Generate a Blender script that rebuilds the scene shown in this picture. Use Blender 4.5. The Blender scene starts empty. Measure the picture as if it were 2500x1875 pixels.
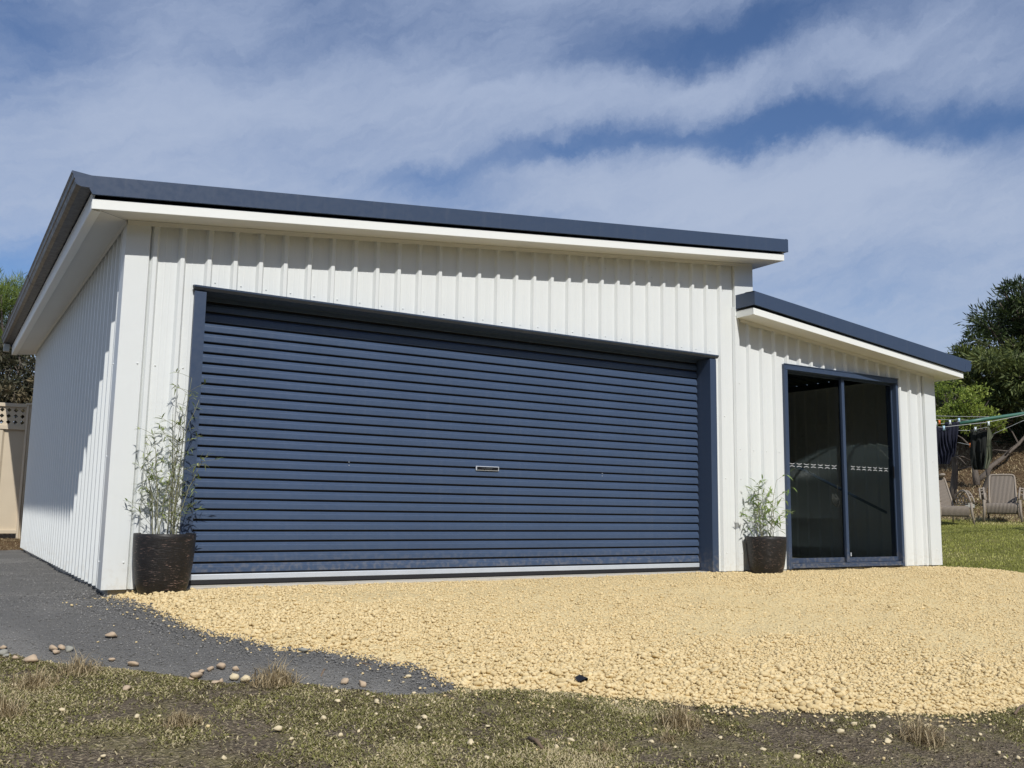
import bpy, math, random
import numpy as np
from mathutils import Vector, Matrix
rng = np.random.default_rng(7); random.seed(7)
S = bpy.context.scene; COL = S.collection
R_ = np.array
# ---------------------------------------------------------------- camera (solved from the photograph's vanishing lines)
CAM = R_((-1.0432, -6.8671, .5751)); FPX = 2267.4
yaw, pit, rol = .5533, .1344, .015
FW = R_((math.sin(yaw)*math.cos(pit), math.cos(yaw)*math.cos(pit), math.sin(pit)))
RT = R_((math.cos(yaw), -math.sin(yaw), 0.)); UP = np.cross(RT, FW)
RT, UP = math.cos(rol)*RT+math.sin(rol)*UP, -math.sin(rol)*RT+math.cos(rol)*UP
def ray(px, py): return FW+(px-1250)/FPX*RT-(py-937.5)/FPX*UP
def at(px, py, d): return CAM+ray(px, py)*d
def hit(px, py, ax, val):
    r = ray(px, py); return CAM+r*(val-CAM[ax])/r[ax]

# ---------------------------------------------------------------- helpers
def tag(o, label=None, cat=None, group=None, kind=None):
    if label: o['label'] = label
    if cat: o['category'] = cat
    if group: o['group'] = group
    if kind: o['kind'] = kind
    return o
def thing(name, loc, label, cat, group=None):
    o = bpy.data.objects.new(name, None); COL.objects.link(o); o.location = loc; o.empty_display_size = .1
    return tag(o, label, cat, group)
def link(name, me, mat, parent=None, smooth=False, off=None):
    o = bpy.data.objects.new(name, me); COL.objects.link(o)
    if mat:
        for m in (mat if isinstance(mat, (list, tuple)) else [mat]): me.materials.append(m)
    if smooth: me.shade_smooth()
    if parent: o.parent = parent
    return o
def npmesh(name, V, F, mat, parent=None, smooth=False, attr=None):
    V = np.ascontiguousarray(V, dtype=np.float32).reshape(-1, 3)
    if parent is not None and not parent.get('local'): V = V-R_(parent_world(parent), dtype=np.float32)
    F = np.ascontiguousarray(F, dtype=np.int32); k = F.shape[1]
    me = bpy.data.meshes.new(name)
    me.vertices.add(len(V)); me.vertices.foreach_set('co', V.ravel())
    me.loops.add(F.size); me.loops.foreach_set('vertex_index', F.ravel())
    me.polygons.add(len(F)); me.polygons.foreach_set('loop_start', np.arange(len(F), dtype=np.int32)*k)
    me.update(calc_edges=True); me.validate()
    for an, av in (attr or {}).items():
        a = me.attributes.new(an, 'FLOAT', 'POINT'); a.data.foreach_set('value', np.ascontiguousarray(av, dtype=np.float32))
    return link(name, me, mat, parent, smooth)
def parent_world(p):
    v = Vector((0, 0, 0))
    while p is not None:
        v += p.location; p = p.parent
    return v
class MB:
    def __init__(s): s.v = []; s.f = []
    def add(s, vs, fs):
        b = len(s.v); s.v += [tuple(map(float, p)) for p in vs]; s.f += [tuple(b+i for i in f) for f in fs]; return s
    def box(s, x0, x1, y0, y1, z0, z1):
        return s.add([(x0,y0,z0),(x1,y0,z0),(x1,y1,z0),(x0,y1,z0),(x0,y0,z1),(x1,y0,z1),(x1,y1,z1),(x0,y1,z1)],
                     [(0,3,2,1),(4,5,6,7),(0,1,5,4),(1,2,6,5),(2,3,7,6),(3,0,4,7)])
    def hexa(s, q0, q1):           # two quads joined
        return s.add(list(q0)+list(q1), [(3,2,1,0),(4,5,6,7),(0,1,5,4),(1,2,6,5),(2,3,7,6),(3,0,4,7)])
    def prism(s, poly, d0, d1, f):  # poly 2d -> f(a,b,t)
        n = len(poly); vs = [f(a, b, d0) for a, b in poly]+[f(a, b, d1) for a, b in poly]
        return s.add(vs, [tuple(range(n))[::-1], tuple(range(n, 2*n))]+[(i, (i+1) % n, n+(i+1) % n, n+i) for i in range(n)])
    def tube(s, pts, r, n=8, cap=True):
        pts = [Vector(p) for p in pts]; m = len(pts); rr = r if isinstance(r, (list, tuple)) else [r]*m
        b = len(s.v); up = Vector((.13, .21, 1)).normalized(); px = None
        for i, p in enumerate(pts):
            t = (pts[min(i+1, m-1)]-pts[max(i-1, 0)]); t = t.normalized() if t.length > 1e-9 else Vector((0,0,1))
            if px is None:
                px = t.cross(up); px = px.normalized() if px.length > 1e-4 else Vector((1,0,0))
            px = (px-t*px.dot(t)).normalized(); py = t.cross(px)
            for k in range(n):
                a = 2*math.pi*k/n; s.v.append(tuple(p+(px*math.cos(a)+py*math.sin(a))*rr[i]))
        for i in range(m-1):
            for k in range(n):
                s.f.append((b+i*n+k, b+i*n+(k+1) % n, b+(i+1)*n+(k+1) % n, b+(i+1)*n+k))
        if cap: s.f.append(tuple(b+k for k in range(n))[::-1]); s.f.append(tuple(b+(m-1)*n+k for k in range(n)))
        return s
    def lathe(s, prof, c, n=40):
        b = len(s.v); m = len(prof)
        for r, z in prof:
            for k in range(n):
                a = 2*math.pi*k/n; s.v.append((c[0]+r*math.cos(a), c[1]+r*math.sin(a), c[2]+z))
        for i in range(m-1):
            for k in range(n): s.f.append((b+i*n+k, b+i*n+(k+1) % n, b+(i+1)*n+(k+1) % n, b+(i+1)*n+k))
        return s
    def build(s, name, mat, parent=None, smooth=False, bevel=0, auto=False):
        me = bpy.data.meshes.new(name); v = s.v
        if parent is not None and not parent.get('local'):
            o = parent_world(parent); v = [(a-o.x, b-o.y, c-o.z) for a, b, c in v]
        me.from_pydata(v, [], s.f); me.update()
        o = link(name, me, mat, parent, smooth)
        if bevel:
            m = o.modifiers.new('bevel', 'BEVEL'); m.width = bevel; m.segments = 2; m.limit_method = 'ANGLE'; m.angle_limit = .6
        return o

# value noise (numpy)
def hsh(i, j, s):
    n = (i*374761393+j*668265263+s*974634777) & 0x7fffffff
    n = ((n ^ (n >> 13))*1274126177) & 0x7fffffff
    return ((n ^ (n >> 16)) & 0xffff)/65535.
def vn(x, y, s=0):
    x = np.asarray(x, float); y = np.asarray(y, float)
    i = np.floor(x).astype(np.int64); j = np.floor(y).astype(np.int64); u = x-i; v = y-j
    u = u*u*(3-2*u); v = v*v*(3-2*v)
    return (hsh(i,j,s)*(1-u)+hsh(i+1,j,s)*u)*(1-v)+(hsh(i,j+1,s)*(1-u)+hsh(i+1,j+1,s)*u)*v-.5
def fbm(x, y, s=0, o=3):
    r = 0; a = 1
    for k in range(o): r = r+a*vn(x*2**k, y*2**k, s+k*17); a *= .5
    return r
def sst(a, b, x):
    t = np.clip((x-a)/(b-a), 0, 1); return t*t*(3-2*t)

# ---------------------------------------------------------------- materials
class NT:
    def __init__(s, nt): s.t = nt; s.n = nt.nodes; s.l = nt.links
    def put(s, sock, v):
        if v is None: return
        if isinstance(v, bpy.types.NodeSocket): s.l.new(v, sock)
        else:
            try: sock.default_value = v
            except Exception: sock.default_value = tuple(v)+(1,) if hasattr(v, '__len__') and len(v) == 3 else [v]*3
    def m(s, op, a, b=None, c=None, clamp=False):
        n = s.n.new('ShaderNodeMath'); n.operation = op; n.use_clamp = clamp
        for k, q in enumerate((a, b, c)): s.put(n.inputs[k], q)
        return n.outputs[0]
    def vm(s, op, a, b=None, out=0):
        n = s.n.new('ShaderNodeVectorMath'); n.operation = op; s.put(n.inputs[0], a); s.put(n.inputs[1], b); return n.outputs[out]
    def mix(s, f, a, b, mode='MIX'):
        n = s.n.new('ShaderNodeMix'); n.data_type = 'RGBA'; n.blend_type = mode
        s.put(n.inputs[0], f); s.put(n.inputs[6], a if isinstance(a, bpy.types.NodeSocket) else tuple(a)+(1,)); s.put(n.inputs[7], b if isinstance(b, bpy.types.NodeSocket) else tuple(b)+(1,))
        return n.outputs[2]
    def noise(s, vec, sc, det=3, rough=.55, out=0):
        n = s.n.new('ShaderNodeTexNoise'); s.put(n.inputs['Vector'], vec); n.inputs['Scale'].default_value = sc
        n.inputs['Detail'].default_value = det; n.inputs['Roughness'].default_value = rough; return n.outputs[out]
    def vor(s, vec, sc, out='Distance', feat='F1'):
        n = s.n.new('ShaderNodeTexVoronoi'); n.feature = feat; s.put(n.inputs['Vector'], vec); n.inputs['Scale'].default_value = sc; return n.outputs[out]
    def ramp(s, f, a, b, o0=0., o1=1.):
        n = s.n.new('ShaderNodeMapRange'); n.interpolation_type = 'SMOOTHSTEP'
        for k, q in enumerate((f, a, b, o0, o1)): s.put(n.inputs[k], q)
        return n.outputs[0]
    def pos(s):
        return s.n.new('ShaderNodeTexCoord').outputs['Object']
    def attr(s, nm):
        n = s.n.new('ShaderNodeAttribute'); n.attribute_name = nm; return n.outputs['Fac']
    def mapp(s, vec, sc=(1,1,1), rot=(0,0,0)):
        n = s.n.new('ShaderNodeMapping'); s.put(n.inputs[0], vec); n.inputs['Scale'].default_value = sc; n.inputs['Rotation'].default_value = rot; return n.outputs[0]
    def bump(s, h, st, dist=.01, nrm=None):
        n = s.n.new('ShaderNodeBump'); s.put(n.inputs['Height'], h); n.inputs['Strength'].default_value = st; n.inputs['Distance'].default_value = dist
        if nrm: s.put(n.inputs['Normal'], nrm)
        return n.outputs[0]
def mat(name, col=(.5,.5,.5), rough=.6, metal=0., spec=.5, fn=None, trans=0.):
    m = bpy.data.materials.new(name); m.use_nodes = True; t = NT(m.node_tree); b = m.node_tree.nodes['Principled BSDF']
    b.inputs['Base Color'].default_value = tuple(col)+(1,); b.inputs['Roughness'].default_value = rough
    b.inputs['Metallic'].default_value = metal; b.inputs['Specular IOR Level'].default_value = spec
    if fn:
        r = fn(t, t.pos()) or {}
        for k, q in r.items(): t.put(b.inputs[k], q)
    return m
def var(c, amt=.06, sc=3., bump=0., bsc=60., det=3):
    def f(t, p):
        n = t.noise(p, sc, det); lo = [x*(1-amt) for x in c]; hi = [min(1, x*(1+amt)) for x in c]
        r = {'Base Color': t.mix(n, lo, hi)}
        if bump: r['Normal'] = t.bump(t.noise(p, bsc, 3), bump, .004)
        return r
    return f
def steel(c, dirt=.06, canning=.2):
    def f(t, p):
        n = t.noise(t.mapp(p, (1.2, 1.2, .35)), 2.2, 4); d = t.noise(p, 26, 4)
        z = t.n.new('ShaderNodeSeparateXYZ'); t.put(z.inputs[0], p)
        splash = t.m('MULTIPLY', t.ramp(z.outputs[2], .28, 0.), t.ramp(d, .42, .68))
        base = t.mix(n, [x*(1-dirt) for x in c], [x*(1+dirt*.4) for x in c])
        col = t.mix(t.m('MULTIPLY', splash, .22), base, (.45, .38, .27))
        streak = t.ramp(t.noise(t.mapp(p, (22, 22, .6)), 1., 3), .56, .8)
        col = t.mix(t.m('MULTIPLY', streak, .03), col, (.42, .40, .35))
        return {'Base Color': col, 'Roughness': t.ramp(d, .3, .7, .36, .48), 'Normal': t.bump(t.noise(p, 2.6, 1), canning, .02)}
    return f
WHITE = (.725, .748, .735); NAVY = (.043, .066, .116)
M = {}
M['wall'] = mat('white_steel', WHITE, .42, fn=steel(WHITE))
M['fascia'] = mat('white_fascia', (.84,.85,.81), .38, fn=steel((.84,.85,.81), .03, .05))
M['soffit'] = mat('soffit_sheet', (.72,.71,.64), .55, fn=var((.70,.70,.66), .05, 2))
M['navy'] = mat('navy_steel', NAVY, .38, fn=steel(NAVY, .08, .06))
M['door'] = mat('navy_door_steel', (.060,.092,.170), .36, spec=.5, fn=steel((.055,.087,.156), .14, .16))
M['gutter'] = mat('grey_gutter', (.03,.032,.035), .33, fn=steel((.030,.034,.040), .08, .05))
M['alu'] = mat('aluminium', (.60,.64,.69), .45, .3, fn=var((.60,.64,.69), .10, 8))
M['rubber'] = mat('rubber', (.012,.012,.014), .6)
M['black'] = mat('black_plastic', (.01,.01,.012), .35)
M['chrome'] = mat('chrome', (.75,.75,.75), .25, 1.)
M['conc'] = mat('concrete', (.46,.43,.37), .85, fn=var((.46,.43,.37), .18, 9, .35, 90))
M['decal'] = mat('white_decal', (.62,.63,.64), .6)
M['pipe'] = mat('pale_pipe', (.42,.44,.42), .5)
M['tank'] = mat('poly_tank', (.30,.36,.31), .45, fn=var((.30,.36,.31), .1, 3))
M['card'] = mat('cardboard', (.35,.24,.14), .85, fn=var((.35,.24,.14), .1, 8))
M['rope'] = mat('rope', (.16,.15,.13), .9, fn=var((.16,.15,.13), .2, 60))
# glass: clear-tinted sheet that mirrors by Fresnel
g = bpy.data.materials.new('tinted_glass'); g.use_nodes = True; t = NT(g.node_tree)
for n in list(t.n):
    if n.type != 'OUTPUT_MATERIAL': t.n.remove(n)
tr = t.n.new('ShaderNodeBsdfTransparent'); tr.inputs[0].default_value = (.68,.70,.70,1)
gl = t.n.new('ShaderNodeBsdfGlossy'); gl.inputs['Roughness'].default_value = .0; gl.inputs['Color'].default_value = (.8,.85,.85,1)
ge = t.n.new('ShaderNodeNewGeometry'); cs = t.m('ABSOLUTE', t.vm('DOT_PRODUCT', ge.outputs['Normal'], ge.outputs['Incoming'], 1))
fr = t.m('ADD', .035, t.m('MULTIPLY', t.m('POWER', t.m('SUBTRACT', 1., cs), 5.), .9))
mx = t.n.new('ShaderNodeMixShader'); t.put(mx.inputs[0], fr); t.l.new(tr.outputs[0], mx.inputs[1]); t.l.new(gl.outputs[0], mx.inputs[2])
t.l.new(mx.outputs[0], [n for n in t.n if n.type == 'OUTPUT_MATERIAL'][0].inputs[0]); M['glass'] = g

def f_pot(t, p):
    q = t.mapp(p, (22, 22, 210)); n = t.noise(q, 1.0, 4, .7); fle = t.ramp(n, .575, .66)
    big = t.ramp(t.noise(p, 9, 3), .40, .60); n2 = t.noise(t.mapp(p, (14,14,160)), 1., 2)
    c = t.mix(t.noise(p, 20, 3), (.008,.0075,.0075), (.022,.019,.018))
    c = t.mix(t.m('MULTIPLY', fle, t.m('MULTIPLY', big, .75)), c, (.46,.29,.23))
    return {'Base Color': c, 'Roughness': .48, 'Normal': t.bump(t.m('SUBTRACT', n2, t.m('MULTIPLY', fle, .8)), .5, .004)}
M['pot'] = mat('scratched_pot', fn=f_pot, spec=.4)
M['soil'] = mat('soil', (.05,.035,.025), .95, fn=var((.05,.035,.025), .4, 40, .8, 80))
def leafmat(name, lo, mid, hi, trn=.35, rough=.5):
    m = bpy.data.materials.new(name); m.use_nodes = True; t = NT(m.node_tree); b = t.n['Principled BSDF']
    v = t.attr('v'); p = t.pos()
    c = t.mix(t.ramp(v, 0, .5), lo, mid); c = t.mix(t.ramp(v, .5, 1.), c, hi)
    c = t.mix(t.m('MULTIPLY', t.noise(p, 1.3, 2), .25), c, [x*.5 for x in mid])
    t.put(b.inputs['Base Color'], c); b.inputs['Roughness'].default_value = rough; b.inputs['Specular IOR Level'].default_value = .3
    tl = t.n.new('ShaderNodeBsdfTranslucent'); t.put(tl.inputs[0], c); ms = t.n.new('ShaderNodeMixShader'); ms.inputs[0].default_value = trn
    t.l.new(b.outputs[0], ms.inputs[1]); t.l.new(tl.outputs[0], ms.inputs[2])
    t.l.new(ms.outputs[0], [n for n in t.n if n.type == 'OUTPUT_MATERIAL'][0].inputs[0]); return m
M['bamboo'] = leafmat('bamboo_leaf', (.10,.14,.045), (.23,.29,.09), (.46,.49,.24))
M['cane'] = mat('bamboo_cane', (.20,.20,.11), .6, fn=var((.20,.20,.11), .3, 20))
M['cypress'] = leafmat('cypress_leaf', (.026,.042,.018), (.065,.095,.030), (.17,.20,.06), .2)
M['bush'] = leafmat('bush_leaf', (.07,.12,.02), (.19,.26,.045), (.36,.42,.08), .3)
M['needle'] = leafmat('needle_leaf', (.05,.09,.02), (.14,.20,.04), (.27,.33,.09), .3)
M['scrub'] = leafmat('scrub_leaf', (.03,.035,.02), (.08,.075,.04), (.20,.16,.09), .2)
M['bark'] = mat('bark', (.13,.10,.08), .95, fn=lambda t, p: {'Base Color': t.mix(t.noise(t.mapp(p, (6,6,1)), 4, 4), (.05,.04,.03), (.20,.165,.135)), 'Normal': t.bump(t.noise(t.mapp(p, (8,8,1)), 5, 3), .8, .03)})
M['grass'] = leafmat('grass_blade', (.105,.078,.048), (.265,.255,.080), (.66,.55,.34), .25, .7)
M['lawn'] = leafmat('lawn_blade', (.21,.22,.045), (.42,.43,.10), (.72,.63,.32), .3, .6)
M['straw'] = leafmat('straw', (.17,.12,.07), (.36,.28,.155), (.66,.54,.34), .25, .7)
def f_stone(t, p):
    v = t.attr('v'); n = t.noise(p, 40, 4)
    c = t.mix(v, (.55,.425,.222), (.74,.595,.340)); c = t.mix(t.ramp(t.noise(p, 1.1, 3), .45, .7, 0., .3), c, (.66,.51,.28))
    c = t.mix(t.ramp(n, .55, .75, 0., .25), c, (.78,.66,.42))
    return {'Base Color': c, 'Roughness': .92, 'Specular IOR Level': .15, 'Normal': t.bump(n, .35, .004)}
M['stone'] = mat('limestone', fn=f_stone)
def f_peb(lo, hi):
    def f(t, p):
        n = t.noise(p, 30, 4); return {'Base Color': t.mix(n, lo, hi), 'Roughness': .9, 'Normal': t.bump(n, .4, .005)}
    return f
M['pebble'] = mat('pale_pebble', fn=f_peb((.52,.42,.25), (.72,.62,.42)))
M['pink'] = mat('pinkish_rock', fn=f_peb((.34,.25,.17), (.55,.43,.30)))
M['greyrock'] = mat('grey_rock', fn=f_peb((.20,.20,.17), (.36,.35,.30)))
def f_pad(t, p):
    a = t.vor(p, 42.); b = t.vor(p, 95.); big = t.noise(p, 1.4, 3)
    c = t.mix(t.noise(p, 30, 3), (.60,.470,.245), (.74,.595,.330)); c = t.mix(t.ramp(big, .4, .7, 0., .35), c, (.66,.53,.30))
    h = t.m('ADD', t.m('MULTIPLY', a, 1.2), t.m('MULTIPLY', b, .6))
    return {'Base Color': c, 'Roughness': .95, 'Specular IOR Level': .1, 'Normal': t.bump(h, .8, .014)}
M['pad'] = mat('gravel_fines', fn=f_pad)
def f_dark(t, p):
    a = t.vor(p, 120.); big = t.noise(p, 1.6, 4); n = t.noise(p, 60, 3)
    c = t.mix(n, (.115,.112,.105), (.215,.208,.195)); c = t.mix(t.ramp(big, .46, .66, 0., .6), c, (.25,.24,.22))
    return {'Base Color': c, 'Roughness': .95, 'Specular IOR Level': .15, 'Normal': t.bump(t.m('ADD', a, n), .9, .012)}
M['dark'] = mat('dark_crushed_rock', fn=f_dark)
M['darkgrain'] = mat('dark_grain', fn=lambda t, p: {'Base Color': t.mix(t.attr('v'), (.10,.098,.093), (.27,.262,.248)), 'Roughness': .9, 'Specular IOR Level': .2})
def f_ground(t, p):
    g = t.attr('green'); li = t.attr('litter'); n1 = t.noise(p, 2.3, 5, .65); n2 = t.noise(p, 14, 4, .7); n3 = t.noise(p, 70, 3)
    near = t.mix(n2, (.055,.044,.036), (.23,.185,.13)); near = t.mix(t.ramp(n1, .48, .62, 0., .75), near, (.20,.175,.085))
    near = t.mix(t.ramp(n3, .50, .66, 0., .7), near, (.42,.35,.23))
    lawn = t.mix(n2, (.15,.16,.04), (.28,.27,.09)); lawn = t.mix(t.ramp(n1, .5, .66, 0., .7), lawn, (.30,.26,.11))
    lit = t.mix(n2, (.055,.034,.02), (.23,.15,.085)); lit = t.mix(t.ramp(n3, .5, .66, 0., .5), lit, (.38,.28,.17))
    c = t.mix(g, near, lawn); c = t.mix(li, c, lit)
    return {'Base Color': c, 'Roughness': .98, 'Specular IOR Level': .05, 'Normal': t.bump(t.m('ADD', t.m('MULTIPLY', n2, 1.4), n3), 1., .035)}
M['ground'] = mat('earth_and_grass', fn=f_ground)
M['cream'] = mat('cream_fence_steel', (.55,.46,.34), .5, fn=var((.56,.475,.35), .08, 4))
def f_wick(t, p):
    w = t.n.new('ShaderNodeTexWave'); w.bands_direction = 'X'; t.put(w.inputs[0], p); w.inputs['Scale'].default_value = 11.5; w.inputs['Distortion'].default_value = .6
    n = t.noise(p, 40, 3); c = t.mix(w.outputs[1], (.030,.024,.019), (.40,.335,.265)); c = t.mix(t.m('MULTIPLY', n, .45), c, (.24,.20,.165))
    return {'Base Color': c, 'Roughness': .85, 'Normal': t.bump(w.outputs[1], .9, .012)}
M['wicker'] = mat('wicker_weave', fn=f_wick)
M['cane_rim'] = mat('wicker_rim', (.27,.225,.175), .8, fn=var((.28,.235,.185), .25, 30, .6, 60))
M['green'] = mat('green_enamel', (.045,.135,.095), .4, fn=var((.045,.135,.095), .15, 8))
M['wire'] = mat('line_wire', (.42,.43,.42), .5)
M['navyc'] = mat('navy_cloth', (.010,.012,.030), .9, fn=var((.010,.012,.030), .3, 6))
M['blackc'] = mat('black_cloth', (.010,.012,.011), .9, fn=var((.011,.013,.012), .3, 6))
M['olivec'] = mat('olive_cloth', (.14,.15,.10), .9, fn=var((.14,.15,.10), .2, 8))
M['pegw'] = mat('white_peg', (.72,.78,.80), .4); M['pego'] = mat('orange_peg', (.75,.20,.04), .4); M['pegb'] = mat('blue_peg', (.45,.66,.78), .4)
M['twig'] = mat('twig', (.13,.09,.06), .9, fn=var((.15,.105,.07), .4, 30))

# ---------------------------------------------------------------- terrain
def G(x, y):
    x = np.asarray(x, float); y = np.asarray(y, float)
    t = -(y+.45); s = np.where(t > 0, np.where(t < .8, t*t/1.6, t-.4), 0.); s = np.minimum(s, 8.)
    z = -.062-.121*s
    right = sst(9.3, 10.5, x)
    z = z*(1-.0*right)
    r = np.clip(x-9.6, 0, 10.5); z = z+.060*r*sst(-14, 1, y)
    b = np.clip(x-20.2, 0, 12); z = z+.36*b*sst(-14, 2, y)
    z = z+.14*sst(6.9, 7.5, y)*sst(4, 0, x)
    bb = np.clip(y-9, 0, 30); z = z+.03*bb
    z = z+.02*fbm(x*.9, y*.9, 3)*sst(-2.8, -4, y)+.05*fbm(x*.5, y*.5, 5)*sst(9.8, 12, x)+.10*fbm(x*1.3, y*1.3, 6)*sst(20.5, 22, x)
    return z
def gpt(px, py, lift=0.):
    r = ray(px, py); a, b = 1., 60.
    ds = np.linspace(1, 60, 6000); P = CAM+ds[:, None]*r; d = P[:, 2]-G(P[:, 0], P[:, 1])-lift
    k = np.argmax(d < 0); return P[k]
def axis(lo, hi, segs):
    out = [lo]
    for e, st in segs:
        while out[-1] < e-1e-6: out.append(min(out[-1]+st, e))
    return np.array(out)
gx = axis(-900, 900, [(-100,100),(-30,10),(-10,1),(-5,.25),(11,.07),(24,.25),(40,1.),(100,10),(900,100)])
gy = axis(-900, 900, [(-100,100),(-30,10),(-9,1),(-6.6,.1),(0,.06),(10,.25),(30,1.),(100,10),(900,100)])
X, Y = np.meshgrid(gx, gy); Z = G(X, Y)+.022*fbm(X*4, Y*4, 9)*sst(-2, -3, Y)*sst(-30, -10, Y)
nx, ny = len(gx), len(gy); I = np.arange(nx*ny).reshape(ny, nx)
F = np.stack([I[:-1,:-1], I[:-1,1:], I[1:,1:], I[1:,:-1]], -1).reshape(-1, 4)
cx_ = (X[:-1,:-1]+X[1:,1:]).ravel()/2; cy_ = (Y[:-1,:-1]+Y[1:,1:]).ravel()/2
green = (sst(8.8, 9.8, X)*sst(-4.0, -1.5, Y)).ravel()
litter = np.clip(sst(17.6, 19.5, X+1.4*fbm(X*.8, Y*.8, 4))*sst(-6, 2, Y)+sst(6.75, 7.0, Y)*sst(6, 3, X), 0, 1).ravel()
tag(npmesh('ground', np.stack([X.ravel(), Y.ravel(), Z.ravel()], -1), F, M['ground'], None, True, {'green': green, 'litter': litter}), kind='structure')

def poly_in(P, x, y):
    P = np.asarray(P); n = len(P); c = np.zeros(x.shape, bool); j = n-1
    for i in range(n):
        xi, yi = P[i]; xj, yj = P[j]
        with np.errstate(all='ignore'): c ^= ((yi > y) != (yj > y)) & (x < (xj-xi)*(y-yi)/(yj-yi+1e-12)+xi)
        j = i
    return c
def seg_dist(L, x, y):
    d = np.full(x.shape, 1e9)
    for (ax, ay), (bx, by) in zip(L[:-1], L[1:]):
        vx, vy = bx-ax, by-ay; t = np.clip(((x-ax)*vx+(y-ay)*vy)/(vx*vx+vy*vy+1e-12), 0, 1)
        d = np.minimum(d, np.hypot(x-ax-t*vx, y-ay-t*vy))
    return d
s6 = lambda L: [(a/2.011, 1400+b/2.011) for a, b in L]
s7 = lambda L: [(1000+a/1.4747, 1400+b/1.4747) for a, b in L]
YD = s6([(620,140),(700,170),(800,215),(870,245),(950,290),(1060,325),(1150,330),(1260,350),(1380,395),(1480,400),(1590,395),(1700,410),(1830,430),(1930,460),(2030,465),(2100,500),(2212,550)])+[(1122,1678)]
YL = s7([(250,425),(400,430),(620,445),(800,450),(1000,465),(1250,492),(1500,500),(1700,508),(1900,512),(2100,496),(2212,478)])
DL = s6([(0,385),(140,425),(300,448),(480,462),(700,482),(880,512),(1000,530),(1130,540),(1300,530),(1500,550),(1650,565),(1800,580),(1950,600),(2080,592),(2212,580)])+[(1122,1682)]
w2 = lambda L: [tuple(gpt(*q)[:2]) for q in L]
YDw = [(.0, -.03)]+w2(YD); YLw = w2(YL); DLw = w2(DL)
rx_, ry_ = YLw[-1]
pad_edge = YDw+YLw+[(rx_+.8, ry_+.25), (rx_+2.2, ry_+1.0), (9.9, -2.2), (9.55, -1.2), (9.42, -.5), (9.32, .05)]
pad_poly = pad_edge+[(9.2, .12), (0., .12)]
dl0 = DLw[0]
dark_edge = [(-9., dl0[1]-.15), (-6., dl0[1]-.1)]+DLw
dark_poly = dark_edge+YDw[::-1]+[(.03, .03), (.03, 6.9), (-9, 6.95)]
def PU(x, y):
    return .018*fbm(x*2.2, y*2.2, 21)+.011*fbm((x*.8+y*.6)*3.0, (y*.8-x*.6)*11., 22, 3)+.005*fbm(x*14, y*14, 23, 2)
def DU(x, y): return .02*fbm(x*2.2, y*2.2, 31)+.008*fbm(x*3, y*9, 32)
def sheet(name, P, edge, step, rise, mt, und, seed):
    P_ = np.array(P); x0, y0 = P_.min(0)-.1; x1, y1 = P_.max(0)+.1
    xs = np.arange(x0, x1, step); ys = np.arange(y0, y1, step); X, Y = np.meshgrid(xs, ys)
    d = seg_dist(edge, X, Y)*np.where(poly_in(P, X, Y), 1, -1)
    inside = (poly_in(P, X, Y)) | (np.abs(d) < step*1.6)
    Z = G(X, Y)+np.clip(rise*sst(-.03, .22, d), 0, 1)-.02*sst(.02, -.06, d)+und(X, Y)*sst(0, .5, d)
    I = np.arange(X.size).reshape(X.shape); ok = inside[:-1,:-1]&inside[1:,1:]&inside[:-1,1:]&inside[1:,:-1]
    F = np.stack([I[:-1,:-1], I[:-1,1:], I[1:,1:], I[1:,:-1]], -1)[ok]
    u, inv = np.unique(F, return_inverse=True)
    V = np.stack([X.ravel(), Y.ravel(), Z.ravel()], -1)[u]
    return tag(npmesh(name, V, inv.reshape(-1, 4), mt, None, True), kind='structure')
RISE_P, RISE_D = .048, .024
sheet('gravel_pad', pad_poly, pad_edge, .03, RISE_P, M['pad'], PU, 21)
sheet('dark_gravel_path', dark_poly, dark_edge, .05, RISE_D, M['dark'], DU, 31)
def padz(x, y):
    d = seg_dist(pad_edge, x, y); return G(x, y)+RISE_P*sst(-.03, .22, d)+PU(x, y)*sst(0, .5, d)
def darkz(x, y):
    d = seg_dist(dark_edge, x, y); return G(x, y)+RISE_D*sst(-.03, .22, d)+DU(x, y)*sst(0, .5, d)

# ico templates
def ico(sub):
    import bmesh
    bm = bmesh.new(); bmesh.ops.create_icosphere(bm, subdivisions=sub, radius=1); V = np.array([v.co[:] for v in bm.verts]); F = np.array([[v.index for v in f.verts] for f in bm.faces]); bm.free(); return V, F
ICO1, ICO2 = ico(1), ico(2)
def rocks(C, R, tmpl, flat=.72, rough=.14, seed=0):
    rg = np.random.default_rng(seed); T, F = tmpl; n = len(C)
    a = rg.uniform(0, 2*np.pi, n); e = rg.uniform(-.5, .5, (n, 2)); sc = np.stack([rg.uniform(.75, 1.3, n), rg.uniform(.7, 1.0, n), rg.uniform(flat-.15, flat+.15, n)], -1)
    V = T[None]*(1+rg.uniform(-rough, rough, (n, len(T), 1)))
    nrm = rg.normal(size=(n, 6, 3)); nrm /= np.linalg.norm(nrm, axis=2, keepdims=True)   # chop facets
    for k in range(6):
        dd = np.einsum('nvi,ni->nv', V, nrm[:, k]); ex = np.clip(dd-.62, 0, 9); V = V-ex[..., None]*nrm[:, k][:, None]
    V = V*sc[:, None]
    ca, sa = np.cos(a), np.sin(a); cb, sb = np.cos(e[:,0]), np.sin(e[:,0])
    x, y, z = V[...,0], V[...,1], V[...,2]; y, z = y*cb[:,None]-z*sb[:,None], y*sb[:,None]+z*cb[:,None]
    x, y = x*ca[:,None]-y*sa[:,None], x*sa[:,None]+y*ca[:,None]
    V = np.stack([x, y, z], -1)*R[:, None, None]+C[:, None]
    FF = (F[None]+(np.arange(n)*len(T))[:, None, None]).reshape(-1, 3)
    return V.reshape(-1, 3), FF
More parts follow.
